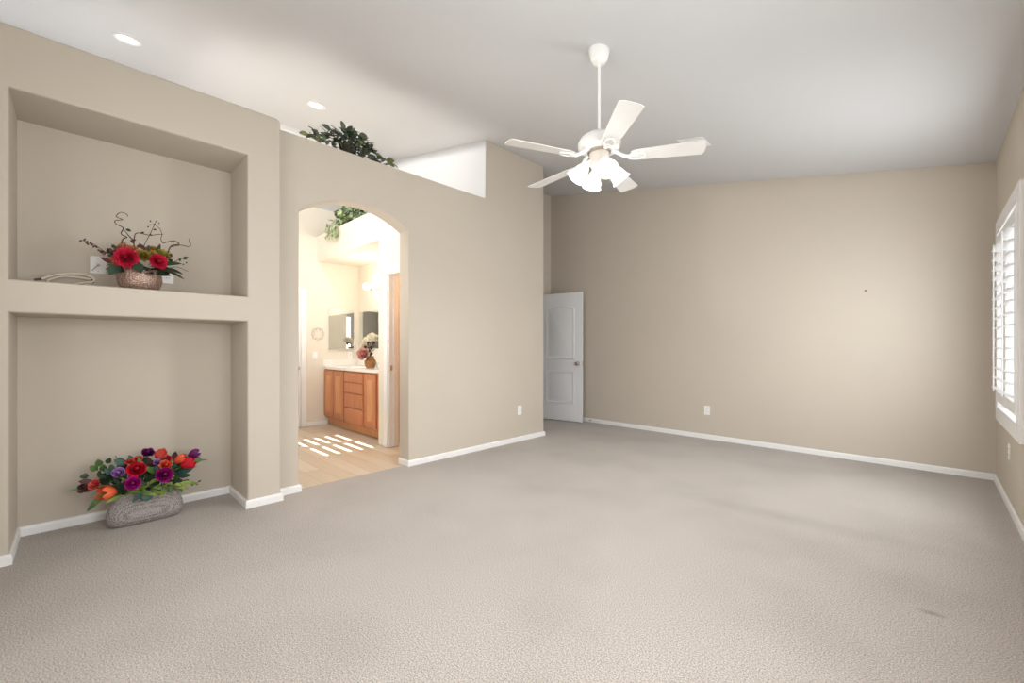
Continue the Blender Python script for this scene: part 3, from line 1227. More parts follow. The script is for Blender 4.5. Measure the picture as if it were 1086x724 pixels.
plate('wall_outlet', (XL, 3.883, .385), '+x', 'white outlet low on the wall between the arch and the open door')
plate('wall_outlet', (-2.028, YB, .364), '-y', 'white outlet low on the wide back wall')
plate('wall_outlet', (XR, 4.747, .411), '-x', 'white outlet below the shuttered window')
plate('cable_plate', (XNB, .109, 1.728), '+x', 'white cable wall plate in the upper niche beside the flower pot', 'cable', .080, .118)
plate('wall_outlet', (XNB, .478, 1.70), '+x', 'white outlet in the upper niche half hidden behind the flower pot')
plate('light_switch', (XB, 2.519, 1.046), '+x', 'white light switch on the bathroom wall under the wire ornament', 'switch')
plate('wall_outlet', (XB, 3.06, 1.045), '+x', 'white outlet below the side mirror over the vanity')
plate('wall_outlet', (-6.47, YAB, 1.045), '-y', 'white outlet below the large mirror by the corner')
bm = bmesh.new()
ball(bm, (-.461, YB, 1.752), .009, 10, 6, (1, .25, 1))
tag(obj('wall_anchor', bm, M['brassd'], None, 60), 'tiny dark wall anchor alone on the wide back wall', 'wall anchor')

# loose cable on the upper niche shelf
r = thing('coiled_cable', 'pale coiled cable lying on the upper niche shelf', 'cable', (-3.90, 0.0, 1.54))
bm = bmesh.new()
tube(bm, spline([(-3.90, -.145, 1.590), (-3.92, -.10, 1.620), (-3.94, -.04, 1.640), (-3.94, .03, 1.646), (-3.93, .075, 1.630), (-3.92, .085, 1.605),
                 (-3.90, .05, 1.590), (-3.88, .01, 1.575), (-3.86, -.02, 1.560), (-3.84, -.02, 1.547), (-3.86, -.06, 1.547), (-3.90, -.12, 1.580),
                 (-3.95, -.06, 1.622), (-3.96, .02, 1.626), (-3.95, .07, 1.616), (-3.93, .078, 1.600), (-3.89, .03, 1.560), (-3.86, .02, 1.546)], 7), .0065, 8)
obj('cord', bm, M['cable'], r, 60)
bm = bmesh.new()
tube(bm, [(-3.90, -.143, 1.592), (-3.90, -.175, 1.582)], .0065, 8)
obj('connector', bm, M['brassd'], r, 60)
bm = bmesh.new()
tube(bm, [(-3.93, .077, 1.612), (-3.92, .083, 1.598)], .0085, 8)
obj('cable_tie', bm, M['brassd'], r, 60)

# ------------------------------------------------------------------ floor flower arrangement
AP = Vector((-3.785, 0.335, 0))
fa = thing('flower_arrangement', 'mixed bright silk flowers in a silver beaded oval vase on the carpet', 'flower arrangement', AP)
bm = bmesh.new()
prof = [(0, .158, .044), (.006, .172, .054), (.025, .190, .066), (.055, .199, .072), (.085, .199, .073), (.12, .190, .069), (.16, .176, .060), (.205, .158, .050),
        (.214, .155, .047), (.211, .148, .042), (.17, .158, .048), (.15, .165, .05)]
rings = []
NS = 48
for z, ly, dx in prof:
    ring = []
    for i in range(NS):
        a = 2 * PI * i / NS
        c, s = math.cos(a), math.sin(a)
        e = 2 / 3.6
        ring.append(bm.verts.new((AP.x + dx * math.copysign(abs(c) ** e, c), AP.y + ly * math.copysign(abs(s) ** e, s), z)))
    rings.append(ring)
for a, b in zip(rings, rings[1:]):
    for i in range(NS):
        bm.faces.new((a[i], a[(i + 1) % NS], b[(i + 1) % NS], b[i]))
bm.faces.new(rings[0][::-1])
bm.faces.new(rings[-1])
vase = obj('vase', bm, M['beadpot'], fa, 50)
bm = bmesh.new()
ball(bm, (AP.x, AP.y, .15), 1, 20, 10, (.045, .145, .075))
obj('floral_foam', bm, M['soil'], fa, 60)

CAMP = Vector((0, 0, 1.17))


def facing(p, up=0.35, out=None):
    """flower axis: outward from the bouquet centre, leaning to the room"""
    v = Vector(p) - Vector((AP.x - .05, AP.y, .22))
    v.normalize()
    v += Vector((1.0, 0.05, up))
    return v.normalized()


FL = [('rose', 'red', -3.670, .280, .382, .050), ('rose', 'magenta', -3.635, .258, .303, .041), ('rose', 'magenta', -3.650, .416, .322, .049),
      ('tulip', 'orange', -3.680, .142, .262, .042), ('rose', 'coral', -3.720, .084, .314, .030), ('rose', 'lilac', -3.700, .195, .371, .036),
      ('rose', 'lilac', -3.670, .252, .341, .018), ('rose', 'lilac', -3.740, .390, .392, .026), ('rose', 'coral', -3.780, .294, .425, .026),
      ('rose', 'coral', -3.790, .250, .415, .022), ('rose', 'purple', -3.800, .345, .455, .038), ('tulip', 'coral', -3.780, .409, .430, .034),
      ('rose', 'red', -3.790, .445, .395, .030), ('rose', 'orange', -3.700, .430, .372, .036), ('tulip', 'purple', -3.740, .590, .412, .032),
      ('tulip', 'red', -3.700, .552, .360, .038), ('tulip', 'orange', -3.740, .515, .388, .034), ('rose', 'maroon', -3.740, .034, .300, .028)]
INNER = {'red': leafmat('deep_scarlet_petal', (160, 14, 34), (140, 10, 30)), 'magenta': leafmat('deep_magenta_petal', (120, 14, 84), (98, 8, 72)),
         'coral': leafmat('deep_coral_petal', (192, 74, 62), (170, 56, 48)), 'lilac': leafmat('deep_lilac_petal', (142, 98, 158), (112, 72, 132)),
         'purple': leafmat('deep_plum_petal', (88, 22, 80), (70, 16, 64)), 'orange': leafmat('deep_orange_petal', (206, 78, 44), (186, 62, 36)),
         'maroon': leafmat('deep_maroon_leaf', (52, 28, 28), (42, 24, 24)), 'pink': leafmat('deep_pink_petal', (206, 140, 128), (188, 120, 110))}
stems = bmesh.new()
for kind, col, x, y, z, R in FL:
    n = facing((x, y, z))
    if kind == 'tulip':
        if y < .2:
            n = Vector((.35, -.75, .1)).normalized()
        elif y > .5:
            n = Vector((.25, .8, .35)).normalized()
        b_ = tulip_bm((x, y, z), n, R, R * 2.1)
    else:
        b_ = rose_bm((x, y, z), n, R)
    m_ = M['leaf_maroon'] if col == 'maroon' else M[col]
    o_ = obj('flower', b_, [m_, INNER[col]] if kind == 'rose' else m_, fa, 80, recalc=False)
    o_['label'] = {'red': 'red', 'magenta': 'magenta', 'orange': 'orange', 'coral': 'coral', 'lilac': 'lilac', 'purple': 'plum purple', 'maroon': 'dark maroon'}[col] + (' tulip' if kind == 'tulip' else ' rose')
    p = Vector((x, y, z)) - n * R
    tube(stems, spline([(AP.x, AP.y + (y - AP.y) * .35, .16), (Vector((AP.x, AP.y, .22)) + p) / 2, p], 4), .0035, 6)
obj('stem', stems, M['leaf_green'], fa, 60)


def leaf_group(name, m, leaves, parent, label=None, keep=None):
    bm = bmesh.new()
    for (p, d, n, L, W, bend) in leaves:
        leaf(bm, p, d, n, L, W, bend)
    if keep:
        for v in bm.verts:
            v.co = keep(v.co)
    o = obj(name, bm, m, parent, 80, recalc=False)
    if label:
        o['label'] = label
    return o


def rnd(a, b):
    return random.uniform(a, b)


lime, green, teal, dark, maroon = [], [], [], [], []
for i in range(24):      # lime leaves spreading over the vase rim
    y = rnd(.16, .52)
    p = Vector((rnd(-3.74, -3.69), y, rnd(.20, .27)))
    lime.append((p, Vector((rnd(.15, .9), (y - .335) * 2.2 + rnd(-.7, .7), rnd(-.25, .45))), Vector((.6, 0, .8)), rnd(.07, .12), rnd(.026, .04), rnd(.2, .9)))
for i in range(70):
    y = rnd(.11, .55)
    p = Vector((rnd(-3.83, -3.72), AP.y + (y - AP.y) * .8, rnd(.22, .36)))
    t = random.choice((green, dark, teal, green, dark))
    t.append((p, Vector((rnd(-.1, .9), (y - .335) * 3 + rnd(-.6, .6), rnd(-.1, .9))), Vector((.8, 0, .6)), rnd(.06, .11), rnd(.028, .045), rnd(.1, .8)))
for i in range(60):
    y = rnd(.15, .54)
    p = Vector((rnd(-3.86, -3.74), y, rnd(.24, .37)))
    random.choice((dark, teal, maroon)).append((p, Vector((rnd(-.3, .4), (y - .335) * 2 + rnd(-.5, .5), rnd(.4, 1))), Vector((1, 0, .2)), rnd(.05, .09), rnd(.025, .04), rnd(.1, .6)))
# single leaves that break the outline
teal += [(Vector((-3.705, .335, .225)), Vector((.35, -.1, -1)), Vector((1, 0, .4)), .075, .072, .3), (Vector((-3.70, .31, .22)), Vector((.3, -.8, -.8)), Vector((1, 0, .4)), .075, .028, .3),
         (Vector((-3.80, .235, .395)), Vector((.1, -.7, .55)), Vector((1, 0, .3)), .075, .040, .3), (Vector((-3.80, .27, .40)), Vector((.1, -.3, .8)), Vector((1, 0, .3)), .06, .034, .3)]
green += [(Vector((-3.725, .49, .255)), Vector((.25, .35, -1)), Vector((1, 0, .3)), .105, .028, .5), (Vector((-3.70, .45, .245)), Vector((.3, .12, -1)), Vector((1, 0, .3)), .075, .022, .4),
          (Vector((-3.72, .145, .27)), Vector((.15, -.75, -.85)), Vector((1, 0, .4)), .150, .034, .2), (Vector((-3.74, .06, .295)), Vector((0, -1, .05)), Vector((.6, 0, 1)), .10, .018, .1),
          (Vector((-3.74, .585, .365)), Vector((.1, 1, .02)), Vector((1, 0, .5)), .055, .042, .2), (Vector((-3.74, .62, .36)), Vector((.1, 1, -.03)), Vector((1, 0, .5)), .055, .010, .1)]
maroon += [(Vector((-3.74, .10, .30)), Vector((.2, -1, -.08)), Vector((1, 0, .4)), .095, .048, .3), (Vector((-3.75, .08, .325)), Vector((.1, -.9, .3)), Vector((1, 0, .4)), .07, .036, .3)]
# round-leaved sprig at the left
for (y, z, s) in ((.085, .398, .040), (.107, .425, .040), (.125, .392, .038), (.112, .362, .042), (.15, .432, .032), (.045, .36, .034)):
    d = Vector((.2, (y - .12) * 8, (z - .38) * 8 + .2))
    (dark if z > .43 or y < .06 else green).append((Vector((-3.80, y, z)) - d.normalized() * s * .5, d, Vector((1, 0, .3)), s * 1.3, s, .3))
# little dark berries sprig at the right
for (y, z) in ((.535, .222), (.555, .206), (.575, .200), (.60, .195), (.615, .202), (.548, .235)):
    dark.append((Vector((-3.76, y, z)), Vector((.2, rnd(.2, 1), rnd(-.7, .7))), Vector((1, 0, .3)), .024, .012, .2))
leaf_group('foliage', M['leaf_lime'], lime, fa, 'lime green leaves over the vase rim')
leaf_group('foliage', M['leaf_green'], green, fa, 'mid green leaves')
leaf_group('foliage', M['leaf_teal'], teal, fa, 'dusty teal leaves')
leaf_group('foliage', M['leaf_dark'], dark, fa, 'dark green leaves')
leaf_group('foliage', M['leaf_maroon'], maroon, fa, 'maroon leaves')
for pts_, rr in (([(-3.79, .20, .28), (-3.80, .15, .33), (-3.80, .105, .375), (-3.80, .10, .41)], .0022), ([(-3.80, .24, .32), (-3.82, .22, .39), (-3.84, .185, .455)], .002),
                 ([(-3.75, .47, .26), (-3.755, .53, .235), (-3.76, .575, .205), (-3.76, .615, .20)], .0018), ([(-3.78, .20, .26), (-3.76, .12, .28), (-3.745, .05, .29), (-3.74, -.02, .295)], .0022),
                 ([(-3.77, .46, .30), (-3.75, .54, .345), (-3.74, .60, .362)], .003)):
    bm = bmesh.new()
    tube(bm, spline(pts_, 5), rr, 5)
    obj('twig', bm, M['leaf_dark'], fa, 60)

# ------------------------------------------------------------------ niche flower pot
BP = Vector((-3.735, .300, 1.54))
fb = thing('flower_arrangement', 'red mums and curly twigs in a hammered bowl on the niche shelf', 'flower arrangement', BP)
bm = bmesh.new()
lathe(bm, [(0, 0), (.075, 0), (.088, .004), (.108, .035), (.117, .070), (.114, .105), (.100, .138), (.096, .143), (.090, .141), (.098, .115), (.10, .10), (0, .10)], 44,
      Matrix.Translation(BP))
obj('bowl', bm, M['hammered'], fb, 50)
bm = bmesh.new()
ball(bm, (BP.x, BP.y, BP.z + .11), 1, 18, 10, (.088, .088, .06))
obj('floral_foam', bm, M['soil'], fb, 60)
for (m_, x, y, z, R, lb) in (('mum', -3.645, .227, 1.742, .066, 'raspberry red mum on the left'), ('mum', -3.625, .385, 1.737, .052, 'raspberry red mum on the right'),
                             ('yellowgreen', -3.69, .320, 1.775, .048, 'yellow green bloom'), ('yellowgreen', -3.71, .415, 1.795, .050, 'olive yellow bloom'),
                             ('peach', -3.72, .185, 1.735, .045, 'peach bloom'), ('peach', -3.75, .215, 1.825, .034, 'small peach bloom'), ('red', -3.73, .352, 1.812, .030, 'small red bloom'),
                             ('peach', -3.70, .290, 1.785, .034, 'faded peach bloom'), ('yellowgreen', -3.69, .365, 1.785, .036, 'small yellow green bloom'),
                             ('peach', -3.70, .175, 1.70, .036, 'low peach bloom'), ('peach', -3.74, .262, 1.815, .036, 'tan bloom'), ('yellowgreen', -3.75, .37, 1.83, .034, 'upper yellow green bloom')):
    n = (Vector((x, y, z)) - Vector((BP.x - .03, BP.y, 1.66))).normalized() + Vector((1.1, .05, -.1))
    o_ = obj('flower', mum_bm((x, y, z), n, R, 80 if m_ == 'mum' else 40), M[m_], fb, 80, recalc=False)
    o_['label'] = lb
olive, dk, mr = [], [], []
for i in range(60):
    a = rnd(0, 2 * PI)
    p = Vector((BP.x + .07 * math.cos(a) * rnd(.3, 1), BP.y + .075 * math.sin(a), rnd(1.66, 1.72)))
    d = Vector((math.cos(a) + .3, math.sin(a) * 1.3, rnd(-.3, .7)))
    random.choice((olive, dk, dk)).append((p, d, Vector((.7, 0, .7)), rnd(.06, .10), rnd(.03, .05), rnd(.2, .9)))
for i in range(34):
    y = rnd(.17, .44)
    p = Vector((rnd(-3.78, -3.72), y, rnd(1.74, 1.80)))
    random.choice((olive, mr, dk)).append((p, Vector((rnd(-.2, .5), (y - .3) * 4 + rnd(-.4, .4), rnd(.3, 1))), Vector((1, 0, .3)), rnd(.045, .075), rnd(.022, .035), rnd(.1, .6)))
# leaves that show at the rim
dk += [(Vector((-3.66, .195, 1.69)), Vector((.3, -.55, -.7)), Vector((1, 0, .4)), .085, .060, .4), (Vector((-3.64, .27, 1.715)), Vector((.5, .35, -.75)), Vector((1, 0, .5)), .075, .058, .5),
       (Vector((-3.66, .40, 1.70)), Vector((.3, .9, -.15)), Vector((.6, 0, 1)), .125, .052, .3), (Vector((-3.67, .39, 1.715)), Vector((.1, .9, .35)), Vector((.8, 0, .7)), .13, .04, .4),
       (Vector((-3.72, .385, 1.80)), Vector((0, .25, 1)), Vector((1, 0, .2)), .075, .022, .2)]
olive += [(Vector((-3.66, .40, 1.69)), Vector((.3, .9, -.3)), Vector((.5, 0, 1)), .14, .045, .3)]
mr += [(Vector((-3.68, .16, 1.70)), Vector((.2, -.6, .4)), Vector((1, 0, .4)), .06, .03, .4)]


def twig(ctrl, r0=.0042, r1=.0018):
    p = spline(ctrl, 6)
    tw = bmesh.new()
    tube(tw, p, [r0 + (r1 - r0) * i / (len(p) - 1) for i in range(len(p))], 6)
    obj('twig', tw, M['twig'], fb, 60)


# left curly twig
twig([(-3.75, .275, 1.68), (-3.755, .235, 1.78), (-3.755, .212, 1.84), (-3.75, .218, 1.875), (-3.745, .236, 1.890), (-3.74, .208, 1.905), (-3.74, .218, 1.945), (-3.745, .185, 1.965),
      (-3.74, .180, 1.985), (-3.735, .215, 1.998), (-3.74, .185, 2.012), (-3.74, .205, 2.043), (-3.735, .232, 2.040), (-3.73, .240, 2.022)])
# middle twig
twig([(-3.74, .31, 1.70), (-3.745, .275, 1.80), (-3.745, .272, 1.88), (-3.74, .285, 1.925), (-3.735, .350, 1.922), (-3.735, .390, 1.935), (-3.73, .42, 1.94)], .0038)
twig([(-3.745, .272, 1.87), (-3.74, .245, 1.90), (-3.735, .225, 1.93)])
twig([(-3.74, .300, 1.76), (-3.74, .325, 1.86), (-3.74, .352, 1.93), (-3.74, .37, 1.985), (-3.74, .385, 2.03)], .002)
# right curly twigs
twig([(-3.71, .40, 1.70), (-3.70, .432, 1.76), (-3.70, .445, 1.83), (-3.695, .462, 1.865), (-3.69, .50, 1.88), (-3.70, .475, 1.90), (-3.70, .435, 1.885), (-3.70, .415, 1.875),
      (-3.705, .405, 1.90), (-3.705, .41, 1.935)], .0045)
twig([(-3.695, .455, 1.855), (-3.69, .51, 1.875), (-3.69, .545, 1.872), (-3.69, .565, 1.885), (-3.69, .555, 1.915), (-3.69, .56, 1.935)], .0026)
twig([(-3.70, .446, 1.82), (-3.69, .462, 1.80), (-3.69, .455, 1.775), (-3.695, .44, 1.79)], .002)
twig([(-3.70, .41, 1.935), (-3.70, .40, 1.965), (-3.70, .375, 1.99)], .0016)
twig([(-3.71, .40, 1.70), (-3.70, .46, 1.745), (-3.70, .515, 1.785), (-3.70, .555, 1.80)], .002)
twig([(-3.71, .40, 1.69), (-3.69, .48, 1.72), (-3.69, .55, 1.70)], .0016)
# left drooping sprig
twig([(-3.74, .26, 1.69), (-3.71, .18, 1.74), (-3.70, .125, 1.775), (-3.70, .07, 1.815), (-3.70, .03, 1.825)], .0022)
for i in range(26):
    t = i / 25
    y, z = .03 + .13 * t, 1.825 - .075 * t
    mr.append((Vector((-3.70, y, z)), Vector((rnd(-.2, .4), rnd(-1, .4), rnd(-1, 1))), Vector((1, 0, .3)), rnd(.012, .024), rnd(.006, .011), .2))
for (y, z, s) in ((.155, 1.775, .032), (.195, 1.775, .030), (.172, 1.825, .026), (.255, 1.925, .030), (.505, 1.788, .024), (.525, 1.782, .034), (.55, 1.792, .024), (.39, 1.80, .02),
                  (.365, 1.955, .020), (.378, 1.99, .016), (.352, 2.005, .014), (.39, 2.01, .012), (.32, 1.93, .02), (.345, 1.925, .018), (.16, 1.715, .026), (.27, 1.85, .03),
                  (.28, 1.83, .034), (.255, 1.865, .026), (.54, 1.755, .014), (.52, 1.75, .014), (.335, 1.965, .014), (.345, 1.985, .012)):
    (dk if z > 1.9 or y > .5 else mr).append((Vector((-3.71, y, z)), Vector((.1, rnd(-1, 1), rnd(-.6, .6))), Vector((1, 0, .2)), s, s * .62, .3))
leaf_group('foliage', M['leaf_olive'], olive, fb, 'olive leaves')
leaf_group('foliage', M['leaf_dark'], dk, fb, 'dark green leaves')
leaf_group('foliage', M['leaf_maroon'], mr, fb, 'small brown maroon leaves')

# ------------------------------------------------------------------ plants on the high ledges


def ledge_plant(label, loc, spread, n, mats, axis, hang=0.0):
    root = thing('ledge_plant', label, 'plant', loc)
    bm = bmesh.new()
    lathe(bm, [(0, 0), (.055, 0), (.07, .05), (.075, .08), (.068, .08), (.06, .05), (0, .05)], 20, Matrix.Translation(loc))
    obj('pot', bm, M['soil'], root, 50)
    return root


lp = ledge_plant('grey green trailing silk plant on the high wall ledge above the arch', (-3.745, 1.72, ZL), None, 0, None, 'y')


def on_ledge(c):
    if c.x < XL + .004 and c.z < ZL + .004:
        c.z = ZL + .004 + random.uniform(0, .004)
    return c


def on_soffit(c):
    if c.y > YA - .004 and c.z < 2.854:
        c.z = 2.854 + random.uniform(0, .004)
    return c


A_, B_, D_ = [], [], []
stems = bmesh.new()


def zprof(y):
    """height of the plant's crown along the ledge"""
    pts = [(1.31, .05), (1.42, .10), (1.52, .15), (1.60, .21), (1.68, .24), (1.75, .23), (1.83, .19), (1.92, .15), (2.02, .09), (2.12, .06), (2.2, .05)]
    for (a, za), (b, zb) in zip(pts, pts[1:]):
        if a <= y <= b:
            return za + (zb - za) * (y - a) / (b - a)
    return .04


for i in range(270):
    y = min(2.12, max(1.40, random.gauss(1.74, .155)))
    z = ZL + .012 + zprof(y) * rnd(.05, .95)
    x = rnd(-3.80, -3.675)
    d = Vector((rnd(-.3, .9), (y - 1.72) * 2.2 + rnd(-.8, .8), rnd(-.5, .6)))
    random.choice((A_, A_, D_, A_, B_)).append((Vector((x, y, z)), d, Vector((.6, 0, .8)), rnd(.055, .09), rnd(.036, .055), rnd(.2, .9)))
for (y, z, dy, dz, s) in ((1.66, .20, -.25, .9, .085), (1.36, .055, -.9, -.1, .08), (1.40, .075, .3, .5, .055), (1.45, .085, -.8, .3, .075), (1.44, .03, -.5, .2, .07), (1.48, .05, .2, .8, .055),
                          (1.52, .09, -.9, .3, .07), (1.55, .16, -.9, .25, .09), (1.80, .21, .9, .25, .085), (1.84, .175, .5, .6, .06), (1.90, .13, .5, .6, .06), (1.95, .09, .9, -.1, .08),
                          (1.99, .10, .6, -.5, .05), (2.07, .06, .9, .35, .10), (2.08, .05, .9, -.2, .09), (2.02, .04, .5, .5, .06)):
    random.choice((A_, B_, A_)).append((Vector((-3.70, y, ZL + z)), Vector((.15, dy, dz)), Vector((1, 0, .3)), s, s * .58, .35))
for y1_, z1_ in ((1.34, .06), (1.45, .09), (1.62, .22), (1.84, .19), (1.95, .12), (2.10, .06), (1.70, .2)):
    tube(stems, spline([(-3.745, 1.72, ZL + .06), (-3.72, (1.72 + y1_) / 2, ZL + .08 + z1_ * .5), (-3.71, y1_, ZL + z1_)], 5), .003, 5)
leaf_group('foliage', M['leaf_grey'], A_, lp, 'grey green leaves', on_ledge)
leaf_group('foliage', M['leaf_dark'], D_, lp, 'dark green leaves', on_ledge)
leaf_group('foliage', M['leaf_greyl'], B_, lp, 'yellowish sage leaves', on_ledge)
obj('stem', stems, M['twig'], lp, 60)

lp2 = ledge_plant('pale variegated trailing plant on the bathroom soffit seen through the arch', (-5.75, 2.70, 2.85), None, 0, None, 'x')
A_, B_ = [], []
for i in range(190):
    x = min(-5.0, max(-6.25, random.gauss(-5.65, .32)))
    y = rnd(2.56, 2.74)
    z = 2.87 + rnd(0, 1) * .27 * max(.2, 1 - ((x + 5.68) / .75) ** 2)
    d = Vector(((x + 5.7) * .9 + rnd(-.7, .7), rnd(-1, .2), rnd(-.5, .6)))
    random.choice((A_, A_, B_)).append((Vector((x, y, z)), d, Vector((0, -.7, .7)), rnd(.07, .11), rnd(.045, .065), rnd(.3, 1)))
for i in range(38):
    x = rnd(-6.22, -5.80)
    z = rnd(2.74, 2.90)
    A_.append((Vector((x, 2.535, z)), Vector((rnd(-.5, .5), -.35, -1)), Vector((0, -1, .2)), rnd(.06, .09), rnd(.04, .06), .3))
leaf_group('foliage', M['leaf_varieg'], A_, lp2, 'pale variegated leaves', on_soffit)
leaf_group('foliage', M['leaf_green'], B_, lp2, 'mid green leaves', on_soffit)

# ------------------------------------------------------------------ bathroom vanity
VX0, VX1, VY = XB + .003, -4.755, 2.645
va = thing('bathroom_vanity', 'honey maple bathroom vanity with raised panel doors and drawers', 'vanity', ((VX0 + VX1) / 2, 2.9, 0))
bm = bmesh.new()
box(bm, (VX0, VY + .018, .115), (VX1, VY + .036, .845))
box(bm, (VX0, VY + .036, .115), (VX0 + .018, YAB - .003, .845))
box(bm, (VX1 - .018, VY + .036, .115), (VX1, YAB - .003, .845))
box(bm, (VX0 + .018, VY + .036, .115), (VX1 - .018, YAB - .003, .133))
obj('cabinet_body', bm, M['wood'], va)
bm = bmesh.new()
box(bm, (VX0, VY + .075, 0), (VX1, YAB - .003, .118))
obj('toe_kick', bm, M['woodpale'], va)


def front(x0, x1, z0, z1, name, panel, m):
    bm = bmesh.new()
    box(bm, (x0, VY, z0), (x1, VY + .018, z1), 0.004)
    o = obj(name, bm, m, va)
    if panel:
        bm = bmesh.new()
        s = .055
        lv = [(0, -.0005), (.006, .006), (.012, .004), (.030, -.004), (.034, -.005)]
        rings = []
        for off, h in lv:
            rings.append([bm.verts.new(p) for p in ((x0 + s + off, VY + h, z0 + s + off), (x1 - s - off, VY + h, z0 + s + off),
                                                    (x1 - s - off, VY + h, z1 - s - off), (x0 + s + off, VY + h, z1 - s - off))])
        for a, b in zip(rings, rings[1:]):
            for i in range(4):
                bm.faces.new((a[i], a[(i + 1) % 4], b[(i + 1) % 4], b[i]))
        bm.faces.new(rings[-1])
        obj('raised_panel', bm, M['woodpale'], o)
    return o


front(-6.585, -6.265, .14, .825, 'cabinet_door', True, M['wood'])
front(-6.245, -5.925, .14, .825, 'cabinet_door', True, M['wood'])
for z0, z1 in ((.695, .825), (.545, .682), (.345, .532), (.14, .332)):
    front(-5.890, -5.335, z0, z1, 'drawer', False, M['wood'])
front(-5.295, -4.985, .14, .825, 'cabinet_door', True, M['wood'])
for x0, x1 in ((-5.925, -5.890), (-5.335, -5.295), (-6.265, -6.245)):
    bm = bmesh.new()
    box(bm, (x0, VY + .012, .12), (x1, VY + .019, .84))
    obj('face_frame_stile', bm, M['wooddark'], va)

vc = thing('vanity_countertop', 'white vanity countertop with backsplash and sink', 'countertop', ((VX0 + VX1) / 2, 2.9, .845))
bm = bmesh.new()
SX, SY = -5.85, 2.90
# top as a ring around an oval sink opening
outer = []
for i in range(40):
    a = 2 * PI * i / 40
    c, s = math.cos(a), math.sin(a)
    hx, hy0, hy1 = (VX1 - VX0) / 2, SY - (VY - .02), YAB - .003 - SY
    k = min(1e9, *( [ (VX1 - SX) / c ] if c > 1e-6 else ([ (VX0 - SX) / c ] if c < -1e-6 else [1e9]) ), *( [hy1 / s] if s > 1e-6 else ([-hy0 / s] if s < -1e-6 else [1e9])))
    outer.append((SX + c * k, SY + s * k))
lev = []
for z, rx, ry in ((.882, .235, .165), (.872, .222, .152), (.82, .18, .12), (.775, .10, .07)):
    lev.append([bm.verts.new((SX + rx * math.cos(2 * PI * i / 40), SY + ry * math.sin(2 * PI * i / 40), z)) for i in range(40)])
ot = [bm.verts.new((x, y, .885)) for x, y in outer]
ob = [bm.verts.new((x, y, .848)) for x, y in outer]
for a, b in ((ot, lev[0]), (lev[0], lev[1]), (lev[1], lev[2]), (lev[2], lev[3]), (ob, ot)):
    for i in range(40):
        j = (i + 1) % 40
        bm.faces.new((a[i], a[j], b[j], b[i]))
bm.faces.new(lev[3])
obj('counter_slab', bm, M['counter'], vc, 30)
bm = bmesh.new()
box(bm, (VX0, YAB - .022, .885), (VX1, YAB - .003, .985), 0.003)
box(bm, (VX0, VY - .015, .885), (VX0 + .018, YAB - .022, .985), 0.003)
obj('backsplash', bm, M['counter'], vc)

fc = thing('faucet', 'chrome two-handle faucet on the vanity countertop', 'faucet', (SX + .05, 3.09, .885))
bm = bmesh.new()
box(bm, (SX - .05, 3.065, .885), (SX + .15, 3.115, .897), 0.005)
obj('deck_plate', bm, M['chrome'], fc)
bm = bmesh.new()
tube(bm, spline([(SX + .05, 3.09, .89), (SX + .05, 3.085, .95), (SX + .05, 3.05, .985), (SX + .05, 3.0, .975), (SX + .05, 2.985, .955)], 6), .011, 10)
obj('spout', bm, M['chrome'], fc, 60)
for dx in (-.075, .075):
    bm = bmesh.new()
    lathe(bm, [(0, .0), (.020, .0), (.018, .02), (.012, .032), (.020, .044), (.019, .055), (0, .060)], 16, Matrix.Translation((SX + .05 + dx, 3.09, .897)))
    box(bm, (SX + .05 + dx - .005, 3.04, .945), (SX + .05 + dx + .005, 3.09, .953), 0.002)
    obj('handle', bm, M['chrome'], fc, 50)

# mirrors, light bar, ornament
mm = thing('wall_mirror', 'large frameless mirror on the wall behind the vanity', 'mirror', (-5.67, YAB, 1.45))
bm = bmesh.new()
box(bm, (-6.565, YAB - .008, 1.155), (-4.80, YAB - .001, 1.735), 0.002)
obj('mirror_glass', bm, M['mirror'], mm)
mc = thing('medicine_cabinet', 'mirrored medicine cabinet on the side wall over the vanity end', 'medicine cabinet', (XB, 2.915, 1.44))
bm = bmesh.new()
box(bm, (XB + .001, 2.72, 1.135), (XB + .022, 3.11, 1.755), 0.003)
obj('cabinet_body', bm, M['trim'], mc)
bm = bmesh.new()
box(bm, (XB + .022, 2.716, 1.13), (XB + .027, 3.115, 1.76), 0.0015)
obj('mirror_door', bm, M['mirror'], mc)

lb = thing('vanity_light', 'lit bar of frosted globes over the large vanity mirror', 'vanity light', (-5.75, YAB, 2.09))
bm = bmesh.new()
box(bm, (-6.20, YAB - .03, 2.055), (-5.30, YAB - .001, 2.125), 0.006)
obj('back_plate', bm, M['chrome'], lb)
for x in (-6.09, -5.86, -5.63, -5.40):
    bm = bmesh.new()
    lathe(bm, [(.0, 0), (.028, 0), (.026, .03), (.016, .045), (0, .045)], 16, Matrix.Translation((x, YAB - .03, 2.09)) @ Matrix.Rotation(PI / 2, 4, 'X'))
    sk = obj('socket', bm, M['chrome'], lb, 50)
    bm = bmesh.new()
    ball(bm, (x, YAB - .115, 2.09), .055, 18, 12)
    obj('globe', bm, M['bulb'], sk, 60)
point('vanity_lamp_light', (-5.75, YAB - .28, 2.12), 7, WARM, 0.12)

wo = thing('wall_ornament', 'round openwork wire ornament on the bathroom wall by the closed door', 'wall ornament', (XB, 2.561, 1.373))
bm = bmesh.new()
ring = [(XB + .006, 2.561 + .085 * math.cos(2 * PI * i / 24), 1.373 + .085 * math.sin(2 * PI * i / 24)) for i in range(25)]
tube(bm, ring, .003, 6, caps=False)
for k in range(8):
    a = 2 * PI * k / 8
    cy, cz = 2.561 + .075 * math.cos(a), 1.373 + .075 * math.sin(a)
    tube(bm, [(XB + .006, cy + .026 * math.cos(2 * PI * i / 12), cz + .026 * math.sin(2 * PI * i / 12)) for i in range(13)], .002, 5, caps=False)
obj('wire_ring', bm, mat('antique_silver', (206, 200, 188), .4, .5), wo, 60)

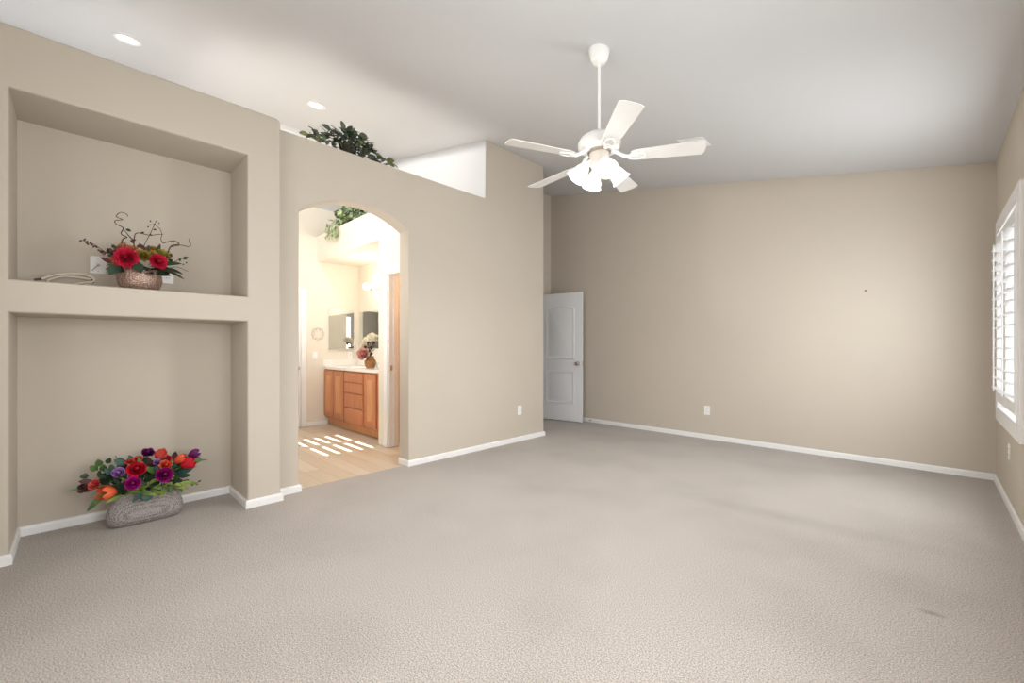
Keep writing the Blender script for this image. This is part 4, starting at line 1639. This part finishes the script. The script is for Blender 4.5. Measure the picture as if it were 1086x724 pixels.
# counter bouquet
cb = thing('counter_bouquet', 'cream hydrangea and pink rose bouquet in a brown vase on the vanity counter', 'flower arrangement', (-5.50, 2.84, .885))
bm = bmesh.new()
lathe(bm, [(0, 0), (.050, 0), (.062, .015), (.078, .06), (.075, .10), (.050, .135), (.045, .15), (.054, .165), (.048, .163), (.04, .15), (0, .12)], 28, Matrix.Translation((-5.50, 2.84, .885)))
obj('vase', bm, M['vasebrown'], cb, 50)
for (m_, x, y, z, R, k_) in (('pink', -5.50, 2.745, 1.085, .085, 'rose'), ('cream', -5.57, 2.82, 1.27, .070, 'mum'), ('cream', -5.44, 2.82, 1.31, .075, 'mum'), ('cream', -5.36, 2.84, 1.30, .060, 'mum'),
                             ('cream', -5.50, 2.86, 1.33, .060, 'mum'), ('cream', -5.70, 2.84, 1.20, .050, 'mum')):
    n = Vector((.45, -.8, .15)) if k_ == 'rose' else Vector((.3, -.6, .6))
    o_ = obj('flower', rose_bm((x, y, z), n, R, 5) if k_ == 'rose' else mum_bm((x, y, z), n, R, 50), [M[m_], INNER['pink']] if k_ == 'rose' else M[m_], cb, 80, recalc=False)
    o_['label'] = 'dusty pink rose' if k_ == 'rose' else 'cream hydrangea head'
L_, S_ = [], bmesh.new()
for i in range(26):
    L_.append((Vector((rnd(-5.58, -5.42), rnd(2.80, 2.88), rnd(1.05, 1.24))), Vector((rnd(-1, 1), rnd(-1, .2), rnd(-.4, .8))), Vector((0, -.7, .7)), rnd(.05, .085), rnd(.025, .04), .4))
for x1, z1 in ((-5.57, 1.25), (-5.44, 1.28), (-5.36, 1.27), (-5.50, 1.30), (-5.68, 1.18), (-5.50, 1.06)):
    tube(S_, spline([(-5.50, 2.84, 1.0), ((-5.50 + x1) / 2, 2.84, (1.05 + z1) / 2), (x1, 2.84, z1)], 4), .004, 6)
leaf_group('foliage', M['leaf_maroon'], L_, cb, 'dark brownish leaves')
obj('stem', S_, M['twig'], cb, 60)

# warm light of the small room behind the narrow doorway
point('closet_lamp_light', (-4.25, 3.4, 2.2), 14, (1.0, 0.80, 0.55), 0.1)
